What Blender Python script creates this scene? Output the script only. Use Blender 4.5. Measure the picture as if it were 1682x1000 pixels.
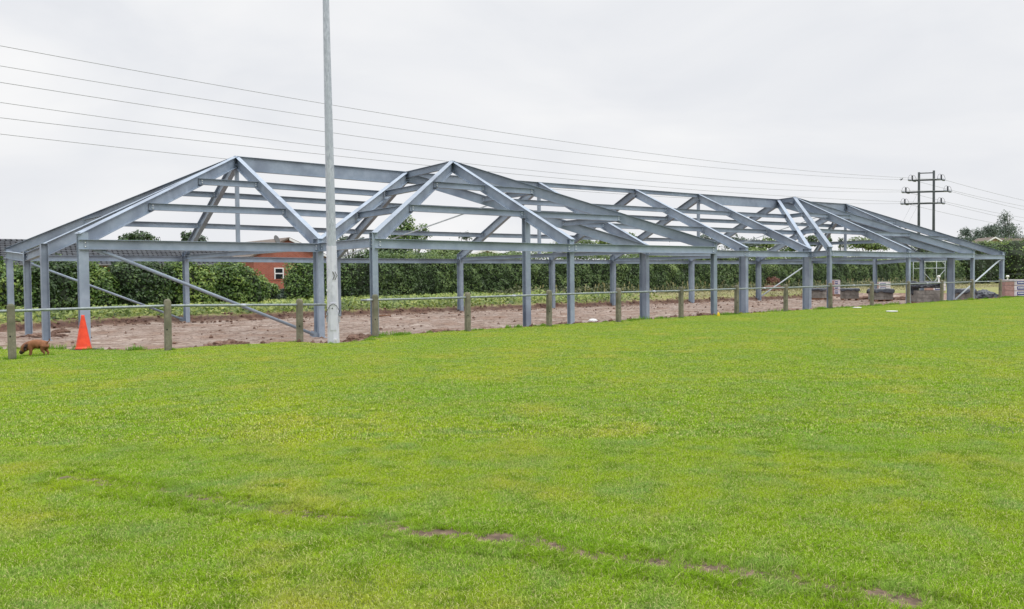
import bpy, bmesh, math, random
import numpy as np
from mathutils import Vector, Matrix, noise, Quaternion

# ------------------------------------------------------------ clean
for o in list(bpy.data.objects): bpy.data.objects.remove(o)
S = bpy.context.scene
COL = S.collection
random.seed(7); RNG = np.random.default_rng(7)

# ------------------------------------------------------------ camera
F_PX, W_PX, H_PX = 1424.765, 1682.0, 1000.0
EYE = np.array([0.0, 0.0, 1.70])
R_ = np.array([0.79796583, -0.60261574, -0.01023732])
U_ = np.array([0.02661295, 0.01826078, 0.99947901])
W_ = np.array([0.60211485, 0.79782254, -0.03060886])
cam = bpy.data.cameras.new('camera'); camo = bpy.data.objects.new('camera', cam); COL.objects.link(camo)
m = Matrix.Identity(4)
for i in range(3):
    m[i][0] = R_[i]; m[i][1] = U_[i]; m[i][2] = -W_[i]; m[i][3] = EYE[i]
camo.matrix_world = m
cam.sensor_fit = 'HORIZONTAL'; cam.sensor_width = 36; cam.lens = 36 * F_PX / W_PX
cam.clip_start = 0.05; cam.clip_end = 5000
S.camera = camo

def ray(u, v): return W_ + R_ * (u - 841) / F_PX - U_ * (v - 500) / F_PX
def ony(u, v, Y): d = ray(u, v); return EYE + d * (Y / d[1])
def onz(u, v, z): d = ray(u, v); return EYE + d * ((z - 1.7) / d[2])
def ond(u, v, dep): return EYE + ray(u, v) * dep
def pix(P):
    d = np.asarray(P, float) - EYE; z = d @ W_
    return 841 + F_PX * (d @ R_) / z, 500 - F_PX * (d @ U_) / z, z

# ------------------------------------------------------------ world / sun (overcast)
SUN_EL, SUN_ROT = math.radians(52), math.radians(150)
w = bpy.data.worlds.new('World'); S.world = w; w.use_nodes = True
nt = w.node_tree; nt.nodes.clear(); N = nt.nodes.new; L = nt.links.new
out = N('ShaderNodeOutputWorld'); bg = N('ShaderNodeBackground'); L(bg.outputs[0], out.inputs[0])
sky = N('ShaderNodeTexSky'); sky.sky_type = 'NISHITA'; sky.sun_disc = False
sky.sun_elevation = SUN_EL; sky.sun_rotation = SUN_ROT; sky.air_density = 1.5; sky.dust_density = 6; sky.ozone_density = 1
tc = N('ShaderNodeTexCoord'); sep = N('ShaderNodeSeparateXYZ'); L(tc.outputs['Generated'], sep.inputs[0])
mp = N('ShaderNodeMapping'); mp.inputs['Scale'].default_value = (1.0, 1.0, 2.6); L(tc.outputs['Generated'], mp.inputs[0])
n1 = N('ShaderNodeTexNoise'); n1.inputs['Scale'].default_value = 2.9; n1.inputs['Detail'].default_value = 5; n1.inputs['Roughness'].default_value = .5; n1.inputs['Distortion'].default_value = .5
L(mp.outputs[0], n1.inputs['Vector'])
# overcast cloud deck: luminance rises toward the zenith (CIE overcast sky)
zr = N('ShaderNodeMapRange'); zr.inputs['From Min'].default_value = 0.30; zr.inputs['From Max'].default_value = 1.0
zr.inputs['To Min'].default_value = 0.92; zr.inputs['To Max'].default_value = 2.6; L(sep.outputs['Z'], zr.inputs['Value'])
cr = N('ShaderNodeMapRange'); cr.inputs['From Min'].default_value = .32; cr.inputs['From Max'].default_value = .68
cr.inputs['To Min'].default_value = .925; cr.inputs['To Max'].default_value = 1.06; L(n1.outputs['Fac'], cr.inputs['Value'])
mul = N('ShaderNodeMath'); mul.operation = 'MULTIPLY'; L(zr.outputs[0], mul.inputs[0]); L(cr.outputs[0], mul.inputs[1])
tint = N('ShaderNodeMix'); tint.data_type = 'RGBA'; L(cr.outputs[0], tint.inputs['Factor'])
rmp = N('ShaderNodeMapRange'); rmp.inputs['From Min'].default_value = .35; rmp.inputs['From Max'].default_value = .65; L(n1.outputs['Fac'], rmp.inputs['Value'])
L(rmp.outputs[0], tint.inputs['Factor'])
tint.inputs['A'].default_value = (0.955, 0.975, 1.02, 1); tint.inputs['B'].default_value = (0.99, 0.992, 1.0, 1)
vm = N('ShaderNodeVectorMath'); vm.operation = 'SCALE'; L(tint.outputs['Result'], vm.inputs[0]); L(mul.outputs[0], vm.inputs['Scale'])
sk = N('ShaderNodeVectorMath'); sk.operation = 'SCALE'; L(sky.outputs[0], sk.inputs[0]); sk.inputs['Scale'].default_value = 0.08
mx = N('ShaderNodeMix'); mx.data_type = 'RGBA'; mx.inputs['Factor'].default_value = 0.97
L(sk.outputs[0], mx.inputs['A']); L(vm.outputs[0], mx.inputs['B']); L(mx.outputs['Result'], bg.inputs['Color']); bg.inputs['Strength'].default_value = 1.0
sl = bpy.data.lights.new('sun', 'SUN'); so = bpy.data.objects.new('sun', sl); COL.objects.link(so)
sl.energy = 0.9; sl.angle = math.radians(25); sl.color = (1, .975, .94)
az = SUN_ROT
sd = Vector((math.sin(az) * math.cos(SUN_EL), math.cos(az) * math.cos(SUN_EL), math.sin(SUN_EL)))
so.rotation_euler = sd.to_track_quat('Z', 'Y').to_euler()
S.view_settings.view_transform = 'Standard'; S.view_settings.look = 'None'; S.view_settings.exposure = 0; S.view_settings.gamma = 1
S.view_settings.use_curve_mapping = False
S.render.engine = 'CYCLES'
S.cycles.max_bounces = 6; S.cycles.transparent_max_bounces = 8

# ------------------------------------------------------------ helpers
def tag(o, label=None, cat=None, group=None, kind=None):
    if label: o['label'] = label
    if cat: o['category'] = cat
    if group: o['group'] = group
    if kind: o['kind'] = kind
    return o
def empty(name, loc, label, cat, group=None, rz=0):
    o = bpy.data.objects.new(name, None); COL.objects.link(o); o.location = loc; o.rotation_euler = (0, 0, rz)
    o.empty_display_size = .2
    return tag(o, label, cat, group)
class MB:
    def __init__(s): s.v = []; s.f = []; s.m = []; s.n = 0
    def add(s, V, Fs, mi=0):
        V = np.asarray(V, float).reshape(-1, 3); b = s.n
        s.v.append(V); s.n += len(V)
        for f in Fs: s.f.append(tuple(b + i for i in f)); s.m.append(mi)
    def box(s, c, size, rot=None, mi=0):
        x, y, z = [q / 2 for q in size]
        V = np.array([[-x,-y,-z],[x,-y,-z],[x,y,-z],[-x,y,-z],[-x,-y,z],[x,-y,z],[x,y,z],[-x,y,z]])
        if rot is not None: V = V @ np.array(rot).T
        s.add(V + np.array(c), [(0,3,2,1),(4,5,6,7),(0,1,5,4),(1,2,6,5),(2,3,7,6),(3,0,4,7)], mi)
    def prism(s, poly, frame, length, mi=0):
        """poly: 2D outline (a,b); frame: origin, A, B, D"""
        o, A, B, D = [np.asarray(q, float) for q in frame]
        n = len(poly)
        V = [o + A*a + B*b for a, b in poly] + [o + A*a + B*b + D*length for a, b in poly]
        Fs = [tuple(range(n))[::-1], tuple(range(n, 2*n))] + [(i, (i+1) % n, (i+1) % n + n, i + n) for i in range(n)]
        s.add(V, Fs, mi)
    def tube(s, pts, r, seg=10, cap=True, mi=0):
        pts = [np.asarray(p, float) for p in pts]; n = len(pts)
        rr = r if hasattr(r, '__len__') else [r]*n
        V = []
        ref = None
        for i, p in enumerate(pts):
            d = pts[min(i+1, n-1)] - pts[max(i-1, 0)]; d = d/np.linalg.norm(d)
            if ref is None:
                ref = np.cross(d, [0,0,1]) if abs(d[2]) < .9 else np.cross(d, [1,0,0])
            a = ref - d*(ref @ d); a /= np.linalg.norm(a); ref = a; b = np.cross(d, a)
            for k in range(seg):
                t = 2*math.pi*k/seg; V.append(p + (a*math.cos(t) + b*math.sin(t))*rr[i])
        Fs = [(i*seg+k, i*seg+(k+1) % seg, (i+1)*seg+(k+1) % seg, (i+1)*seg+k) for i in range(n-1) for k in range(seg)]
        if cap: Fs += [tuple(range(seg))[::-1], tuple(range((n-1)*seg, n*seg))]
        s.add(V, Fs, mi)
    def lathe(s, prof, c=(0,0,0), seg=20, mi=0):
        V = [(c[0]+r*math.cos(2*math.pi*k/seg), c[1]+r*math.sin(2*math.pi*k/seg), c[2]+z) for r, z in prof for k in range(seg)]
        Fs = [(i*seg+k, i*seg+(k+1) % seg, (i+1)*seg+(k+1) % seg, (i+1)*seg+k) for i in range(len(prof)-1) for k in range(seg)]
        Fs += [tuple(range(seg))[::-1], tuple(range((len(prof)-1)*seg, len(prof)*seg))]
        s.add(V, Fs, mi)
    def build(s, name, mats, parent=None, smooth=False, bevel=0):
        me = bpy.data.meshes.new(name)
        V = np.concatenate(s.v) if s.v else np.zeros((0,3))
        me.from_pydata(V.tolist(), [], s.f)
        if not isinstance(mats, (list, tuple)): mats = [mats]
        for mt in mats: me.materials.append(mt)
        if len(mats) > 1: me.polygons.foreach_set('material_index', s.m)
        if smooth: me.polygons.foreach_set('use_smooth', [True]*len(s.f))
        me.update()
        o = bpy.data.objects.new(name, me); COL.objects.link(o)
        if parent is not None: o.parent = parent
        if bevel:
            bv = o.modifiers.new('b', 'BEVEL'); bv.width = bevel; bv.segments = 2; bv.limit_method = 'ANGLE'
        return o
def local(parent_loc, p): return np.asarray(p, float) - np.asarray(parent_loc, float)

def fast_mesh(name, V, quads=None, tris=None, attrs=None, mat=None, parent=None, smooth=False):
    me = bpy.data.meshes.new(name)
    V = np.ascontiguousarray(V, dtype=np.float32)
    loops = []; starts = []; tot = 0
    nq = 0 if quads is None else len(quads); ntt = 0 if tris is None else len(tris)
    me.vertices.add(len(V)); me.vertices.foreach_set('co', V.ravel())
    li = np.concatenate([np.asarray(q, np.int32).ravel() for q in (quads, tris) if q is not None and len(q)])
    st = np.concatenate([np.arange(nq)*4, nq*4 + np.arange(ntt)*3]).astype(np.int32)
    me.loops.add(len(li)); me.loops.foreach_set('vertex_index', li)
    me.polygons.add(nq+ntt); me.polygons.foreach_set('loop_start', st)
    try: me.polygons.foreach_set('loop_total', np.concatenate([np.full(nq,4), np.full(ntt,3)]).astype(np.int32))
    except Exception: pass
    if smooth: me.polygons.foreach_set('use_smooth', np.ones(nq+ntt, bool))
    for k, a in (attrs or {}).items():
        at = me.attributes.new(k, 'FLOAT', 'POINT'); at.data.foreach_set('value', np.asarray(a, np.float32))
    if mat:
        for mm in (mat if isinstance(mat, (list, tuple)) else [mat]): me.materials.append(mm)
    me.update(calc_edges=True); me.validate()
    o = bpy.data.objects.new(name, me); COL.objects.link(o)
    if parent is not None: o.parent = parent
    return o

# ------------------------------------------------------------ materials
def mat(name, base, rough=.6, metal=0, spec=.5):
    mt = bpy.data.materials.new(name); mt.use_nodes = True
    b = mt.node_tree.nodes['Principled BSDF']
    b.inputs['Base Color'].default_value = (*base, 1); b.inputs['Roughness'].default_value = rough; b.inputs['Metallic'].default_value = metal
    b.inputs['Specular IOR Level'].default_value = spec
    return mt, mt.node_tree, b
def nmat(name, c1, c2, scale=8, rough=.7, metal=0, bump=0, bscale=None, detail=6, spec=.4, c3=None, scale3=1.0, coord='Object', lo=.35, hi=.65, stretch=None, bdist=.01):
    """two-colour noise mix + optional second large-scale stain"""
    mt, t, b = mat(name, c1, rough, metal, spec); N = t.nodes.new; L = t.links.new
    co = N('ShaderNodeTexCoord')
    src = co.outputs[coord] if coord != 'World' else None
    if coord == 'World':
        g = N('ShaderNodeNewGeometry'); src = g.outputs['Position']
    if stretch:
        mpn = N('ShaderNodeMapping'); mpn.inputs['Scale'].default_value = stretch; L(src, mpn.inputs[0]); src = mpn.outputs[0]
    n = N('ShaderNodeTexNoise'); n.inputs['Scale'].default_value = scale; n.inputs['Detail'].default_value = detail; n.inputs['Roughness'].default_value = .6; L(src, n.inputs['Vector'])
    mr = N('ShaderNodeMapRange'); mr.inputs['From Min'].default_value = lo; mr.inputs['From Max'].default_value = hi; L(n.outputs['Fac'], mr.inputs['Value'])
    mx = N('ShaderNodeMix'); mx.data_type = 'RGBA'; mx.inputs['A'].default_value = (*c1, 1); mx.inputs['B'].default_value = (*c2, 1); L(mr.outputs[0], mx.inputs['Factor'])
    res = mx.outputs['Result']
    if c3:
        n3 = N('ShaderNodeTexNoise'); n3.inputs['Scale'].default_value = scale3; n3.inputs['Detail'].default_value = 5; L(src, n3.inputs['Vector'])
        m3 = N('ShaderNodeMapRange'); m3.inputs['From Min'].default_value = .48; m3.inputs['From Max'].default_value = .66; L(n3.outputs['Fac'], m3.inputs['Value'])
        x3 = N('ShaderNodeMix'); x3.data_type = 'RGBA'; x3.inputs['B'].default_value = (*c3, 1); L(m3.outputs[0], x3.inputs['Factor']); L(res, x3.inputs['A']); res = x3.outputs['Result']
    L(res, b.inputs['Base Color'])
    if bump:
        nb = N('ShaderNodeTexNoise'); nb.inputs['Scale'].default_value = bscale or scale*3; nb.inputs['Detail'].default_value = 8; L(src, nb.inputs['Vector'])
        bp = N('ShaderNodeBump'); bp.inputs['Strength'].default_value = bump; bp.inputs['Distance'].default_value = bdist; L(nb.outputs['Fac'], bp.inputs['Height']); L(bp.outputs[0], b.inputs['Normal'])
    return mt
M = {}
M['steel'] = nmat('painted_steel', (.242, .300, .370), (.297, .353, .430), scale=5, rough=.42, bump=.06, c3=(.19, .23, .295), scale3=.9, coord='World', spec=.5)
M['steel_pale'] = nmat('pale_steel', (.40, .45, .49), (.50, .55, .58), scale=7, rough=.4, coord='World')
M['galv'] = nmat('galvanised_steel', (.34, .365, .43), (.54, .565, .64), scale=26, rough=.45, metal=.2, coord='Object', stretch=(1, 1, .35), c3=(.43, .46, .53), scale3=3)
M['pole_paint'] = nmat('grey_pole_paint', (.60, .60, .69), (.66, .66, .75), scale=4, rough=.4, c3=(.49, .50, .58), scale3=5)
M['bolt'] = mat('zinc_bolt', (.75, .77, .78), .35, .3)[0]
M['post'] = nmat('weathered_concrete', (.155, .145, .105), (.24, .225, .165), scale=14, rough=.9, bump=.5, bscale=60, c3=(.11, .115, .075), scale3=3.5)
M['rail'] = nmat('rail_tube', (.17, .20, .20), (.30, .34, .34), scale=20, rough=.45, metal=.3)
M['black'] = mat('dark_hole', (.012, .012, .012), .9)[0]
M['cone'] = nmat('orange_plastic', (.78, .055, .018), (.88, .085, .03), scale=9, rough=.42, c3=(.68, .06, .03), scale3=7)
M['rubber'] = nmat('black_rubber', (.03, .03, .035), (.07, .07, .07), scale=20, rough=.8)
M['whiteplastic'] = mat('white_plastic', (.8, .8, .78), .5)[0]
M['yellow'] = mat('yellow_plastic', (.8, .55, .02), .5)[0]
M['wood'] = nmat('pallet_wood', (.20, .10, .06), (.32, .17, .10), scale=18, rough=.85)
M['block'] = nmat('concrete_block', (.21, .195, .18), (.31, .29, .265), scale=9, rough=.95, bump=.4, bscale=40, c3=(.16, .145, .13), scale3=2)
M['tarp'] = nmat('black_plastic_sheet', (.03, .034, .045), (.07, .08, .10), scale=5, rough=.24, spec=.6)  # lighter bluish tone painted in as highlights on the sheet
M['brickpack'] = nmat('shrinkwrapped_brick', (.36, .20, .18), (.46, .29, .27), scale=10, rough=.35)
M['wrap'] = nmat('white_wrap', (.62, .55, .60), (.80, .76, .80), scale=6, rough=.3)
M['blue'] = mat('blue_print', (.035, .04, .24), .5)[0]
M['wire'] = mat('aluminium_wire', (.33, .34, .35), .6, 0)[0]
M['ins'] = mat('dark_insulator', (.03, .035, .05), .35)[0]
M['insglass'] = mat('grey_insulator', (.28, .30, .34), .2)[0]
M['tarwood'] = nmat('tarred_pole_wood', (.035, .045, .05), (.075, .085, .085), scale=12, rough=.85, stretch=(1, 1, .1))
M['upvc'] = mat('white_upvc', (.8, .8, .8), .4)[0]
M['glass'] = mat('dark_window_glass', (.02, .025, .03), .08, 0, .8)[0]
M['bark'] = nmat('bark', (.05, .04, .03), (.11, .09, .065), scale=14, rough=.95, bump=.5)
M['gutter'] = mat('grey_gutter', (.10, .10, .10), .5)[0]

def vary(mt, amt):
    # each member of the frame comes off the spray line a touch lighter or darker
    t = mt.node_tree; b = t.nodes['Principled BSDF']; src = b.inputs['Base Color'].links[0].from_socket
    oi = t.nodes.new('ShaderNodeObjectInfo'); mr = t.nodes.new('ShaderNodeMapRange'); mr.inputs['To Min'].default_value = 1-amt; mr.inputs['To Max'].default_value = 1+amt
    hs = t.nodes.new('ShaderNodeHueSaturation'); t.links.new(oi.outputs['Random'], mr.inputs['Value']); t.links.new(mr.outputs[0], hs.inputs['Value']); t.links.new(src, hs.inputs['Color'])
    n = t.nodes.new('ShaderNodeTexNoise'); n.inputs['Scale'].default_value = 16; n.inputs['Detail'].default_value = 9; n.inputs['Roughness'].default_value = .75
    g = t.nodes.new('ShaderNodeNewGeometry'); t.links.new(g.outputs['Position'], n.inputs['Vector'])
    m2 = t.nodes.new('ShaderNodeMapRange'); m2.inputs['From Min'].default_value = .66; m2.inputs['From Max'].default_value = .74; t.links.new(n.outputs['Fac'], m2.inputs['Value'])
    x = t.nodes.new('ShaderNodeMix'); x.data_type = 'RGBA'; x.inputs['B'].default_value = (.36, .41, .475, 1); t.links.new(m2.outputs[0], x.inputs['Factor']); t.links.new(hs.outputs[0], x.inputs['A']); t.links.new(x.outputs['Result'], b.inputs['Base Color'])
vary(M['steel'], .13)
def brick_mat(name, c1, c2, mortar, bw, bh, scale=1.0, rough=.9, msize=.012):
    mt, t, b = mat(name, c1, rough); N = t.nodes.new; L = t.links.new
    co = N('ShaderNodeTexCoord'); sp = N('ShaderNodeSeparateXYZ'); cb = N('ShaderNodeCombineXYZ')
    L(co.outputs['Object'], sp.inputs[0])
    ad = N('ShaderNodeMath'); ad.operation = 'ADD'; L(sp.outputs['X'], ad.inputs[0]); L(sp.outputs['Y'], ad.inputs[1])
    L(ad.outputs[0], cb.inputs['X']); L(sp.outputs['Z'], cb.inputs['Y'])
    br = N('ShaderNodeTexBrick'); br.inputs['Color1'].default_value = (*c1, 1); br.inputs['Color2'].default_value = (*c2, 1); br.inputs['Mortar'].default_value = (*mortar, 1)
    br.inputs['Scale'].default_value = scale; br.inputs['Brick Width'].default_value = bw; br.inputs['Row Height'].default_value = bh; br.inputs['Mortar Size'].default_value = msize
    L(cb.outputs[0], br.inputs['Vector'])
    n = N('ShaderNodeTexNoise'); n.inputs['Scale'].default_value = 3; L(co.outputs['Object'], n.inputs['Vector'])
    hs = N('ShaderNodeHueSaturation'); mr = N('ShaderNodeMapRange'); mr.inputs['To Min'].default_value = .75; mr.inputs['To Max'].default_value = 1.25
    L(n.outputs['Fac'], mr.inputs['Value']); L(mr.outputs[0], hs.inputs['Value']); L(br.outputs['Color'], hs.inputs['Color']); L(hs.outputs[0], b.inputs['Base Color'])
    return mt
M['brick'] = brick_mat('red_brick', (.36, .075, .045), (.43, .11, .065), (.30, .19, .15), .225, .075)
M['tanbrick'] = brick_mat('tan_brick', (.30, .20, .12), (.36, .25, .15), (.3, .25, .2), .225, .075)
M['tiles'] = brick_mat('roof_tiles', (.085, .092, .105), (.14, .15, .165), (.010, .010, .012), .30, 5.0, msize=.05)
M['browntile'] = nmat('brown_roof', (.12, .095, .08), (.19, .155, .13), scale=6, rough=.9)

def leafmat(name, dark, mid, light, trans=.25, sc=.7):
    mt = bpy.data.materials.new(name); mt.use_nodes = True; t = mt.node_tree; t.nodes.clear(); N = t.nodes.new; L = t.links.new
    o = N('ShaderNodeOutputMaterial'); d = N('ShaderNodeBsdfPrincipled'); d.inputs['Roughness'].default_value = .42; d.inputs['Specular IOR Level'].default_value = .45
    tr = N('ShaderNodeBsdfTranslucent'); ms = N('ShaderNodeMixShader'); ms.inputs[0].default_value = trans
    at = N('ShaderNodeAttribute'); at.attribute_name = 'rnd'
    g = N('ShaderNodeNewGeometry'); n = N('ShaderNodeTexNoise'); n.inputs['Scale'].default_value = sc; n.inputs['Detail'].default_value = 3; L(g.outputs['Position'], n.inputs['Vector'])
    mm = N('ShaderNodeMath'); mm.operation = 'MULTIPLY_ADD'; mm.inputs[1].default_value = .55; L(at.outputs['Fac'], mm.inputs[0])
    n2 = N('ShaderNodeMapRange'); n2.inputs['From Min'].default_value = .3; n2.inputs['From Max'].default_value = .7; n2.inputs['To Max'].default_value = .45; L(n.outputs['Fac'], n2.inputs['Value']); L(n2.outputs[0], mm.inputs[2])
    r = N('ShaderNodeValToRGB'); e = r.color_ramp.elements; e[0].color = (*dark, 1); e[0].position = .08; e[1].color = (*light, 1); e[1].position = .95
    x = e.new(.5); x.color = (*mid, 1)
    L(mm.outputs[0], r.inputs[0]); L(r.outputs[0], d.inputs['Base Color']); L(r.outputs[0], tr.inputs['Color'])
    L(d.outputs[0], ms.inputs[1]); L(tr.outputs[0], ms.inputs[2]); L(ms.outputs[0], o.inputs[0])
    return mt
M['leaf_dark'] = leafmat('dark_leaves', (.012, .026, .010), (.046, .095, .028), (.19, .29, .075))  # light tones of the leaf mixes raised to stand in for leaf highlights
M['leaf_mid'] = leafmat('mid_leaves', (.018, .045, .010), (.095, .18, .038), (.36, .47, .10))
M['leaf_bright'] = leafmat('bright_leaves', (.05, .085, .02), (.13, .20, .045), (.26, .33, .09))
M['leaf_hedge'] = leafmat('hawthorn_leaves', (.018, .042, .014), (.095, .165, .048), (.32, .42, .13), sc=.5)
M['leaf_blue'] = leafmat('grey_green_leaves', (.04, .065, .05), (.085, .125, .09), (.15, .20, .14))
M['leaf_brown'] = leafmat('rusty_leaves', (.10, .04, .03), (.20, .08, .055), (.28, .15, .10))
M['leaf_mix'] = leafmat('nettle_leaves', (.035, .055, .022), (.10, .13, .05), (.27, .26, .14), sc=1.6)
M['weed'] = leafmat('weed_leaves', (.035, .075, .012), (.20, .28, .05), (.50, .52, .15), sc=.9)
M['dry'] = leafmat('dry_grass_stems', (.13, .12, .05), (.27, .24, .11), (.42, .38, .20), sc=.6)
M['core'] = mat('shade_hull_dark', (.02, .03, .014), .95)[0]  # dark colour stands for the shade deep inside foliage

# ------------------------------------------------------------ terrain
EX = np.array([-60, 2.2, 3.3, 4.2, 5.1, 7.9, 8.05, 8.9, 9.7, 10.1, 12.7, 21.4, 35.2, 51.5, 60, 90.])
EY = np.array([21.5, 21.6, 20.4, 19.1, 18.6, 18.7, 17.7, 17.62, 17.9, 18.95, 19.05, 19.7, 20.25, 21.2, 21.8, 24.])
def vnoise(x, y, s, seed=0):
    out = np.empty(np.shape(x)); xf = np.ravel(x)*s; yf = np.ravel(y)*s; of = out.ravel()
    pn = noise.noise
    for i in range(len(xf)): of[i] = pn(Vector((xf[i], yf[i], seed)))
    return of.reshape(np.shape(x))
def ss(t): t = np.clip(t, 0, 1); return t*t*(3-2*t)
def sdist(x, y):
    d1 = y - np.interp(x, EX, EY); d2 = 37.08 - 2.0*ss((8.5-x)/6) + .10*np.sin(x*.9) + .08*np.sin(x*2.3+1) - y; d3 = 60 - x + .6*np.sin(y*.7)
    return d1, d2, d3
def ss(t): t = np.clip(t, 0, 1); return t*t*(3-2*t)
def height(x, y):
    g = .282 + .0018*np.clip(x, -50, 80) + .0*y
    d1, d2, d3 = sdist(x, y)
    back = .28 + .08*ss((y-38.5)/10)
    front = g*(1-ss(d1/2.3))
    # dug pit round the light pole foot stays shallow
    rear = back*(1-ss(d2/.38)); side = .34*(1-ss(d3/1.5))
    return np.where(d1 <= 0, g, np.maximum(np.maximum(front, rear), side))
xs = np.concatenate([[-900, -300, -120, -60, -30, -15, -8], np.arange(-4, 62, .14), np.arange(62, 100, 1.2), [130, 200, 400, 900, 2500]])
ys = np.concatenate([[-200, -60, -20], np.arange(-6, 15.9, .6), np.arange(16, 39.4, .11), np.arange(39.5, 62, 1.), [80, 130, 250, 600, 1500, 3500]])
GX, GY = np.meshgrid(xs, ys)
Z = height(GX, GY)
d1, d2, d3 = sdist(GX, GY); SD = np.minimum(np.minimum(d1, d2), d3)
fine = (GX > -4) & (GX < 62) & (GY > 16) & (GY < 39.4)
ix = np.where(fine)
nx_, ny_ = GX[ix], GY[ix]
lo = vnoise(nx_, ny_, 1.1, 3.1); mi_ = vnoise(nx_, ny_, 3.1, 9.4); hi_ = vnoise(nx_, ny_, 8.0, 5.5)
mudw = ss((SD[ix])/.5)
rut = np.sin((ny_ + .25*lo)*5.2)*.5
trk = np.zeros_like(nx_)
for c0, amp, ph in ((26.2, .7, 0), (28.1, .7, 0), (32.0, 1.1, 2), (33.9, 1.1, 2), (21.9, .25, 4)):
    dd = np.abs(ny_ - c0 - amp*np.sin(nx_*.13+ph)); trk += -.055*np.exp(-(dd/.16)**2) + .03*np.exp(-((dd-.32)/.12)**2)
dz = mudw*(.05*lo + .035*mi_ + .022*hi_ + .012*rut + trk*(1+.6*mi_)) + (1-mudw)*.012*mi_
bk = ss((d2[ix]+.5)/.3)*(1-ss((d2[ix]-.5)/.4))
dz += bk*(.035*mi_ + .035*hi_)
Z[ix] += dz
SD = SD.copy(); SD[ix] += (.22*mi_ + .12*hi_)*np.where(d2[ix] < 1.2, .15, 1)
# worn, bare scar running across the lawn
TR = [onz(u, v, .285)[:2] for u, v in ((105, 785), (200, 800), (290, 812), (400, 832), (480, 846), (590, 860), (660, 873), (735, 882), (820, 888), (900, 897), (965, 916), (1075, 927), (1165, 938), (1230, 946), (1330, 962), (1440, 982), (1520, 996))]
PATCH = [(688, 881, .06), (712, 881, .075), (738, 880, .05), (818, 886, .055), (803, 890, .05), (826, 888, .04), (965, 917, .02), (1077, 926, .04), (1163, 939, .035), (1172, 940, .02), (1232, 947, .03), (1436, 979, .035), (1450, 982, .03), (1492, 989, .03), (505, 845, .03), (540, 850, .035), (570, 853, .025), (270, 806, .035), (105, 786, .03), (765, 879, .03), (1500, 990, .03), (660, 872, .03)]
PB = [(*onz(u, v, .285)[:2], r*1.05) for u, v, r in PATCH]
for a_, b_ in zip(TR[3:9], TR[4:10]):
    for q_ in range(2):
        t_ = random.random(); PB.append((a_[0]*(1-t_)+b_[0]*t_+random.gauss(0, .03), a_[1]*(1-t_)+b_[1]*t_+random.gauss(0, .03), random.uniform(.008, .02)))
def polyd(x, y, P):
    d = np.full(np.shape(x), 1e9)
    for a, b in zip(P[:-1], P[1:]):
        a = np.asarray(a); b = np.asarray(b); ab = b-a; t = np.clip(((x-a[0])*ab[0]+(y-a[1])*ab[1])/(ab@ab), 0, 1)
        d = np.minimum(d, np.hypot(x-a[0]-t*ab[0], y-a[1]-t*ab[1]))
    return d
ny, nx = GX.shape
idx = np.arange(nx*ny).reshape(ny, nx)
Q = np.stack([idx[:-1, :-1], idx[:-1, 1:], idx[1:, 1:], idx[1:, :-1]], -1).reshape(-1, 4)

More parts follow.
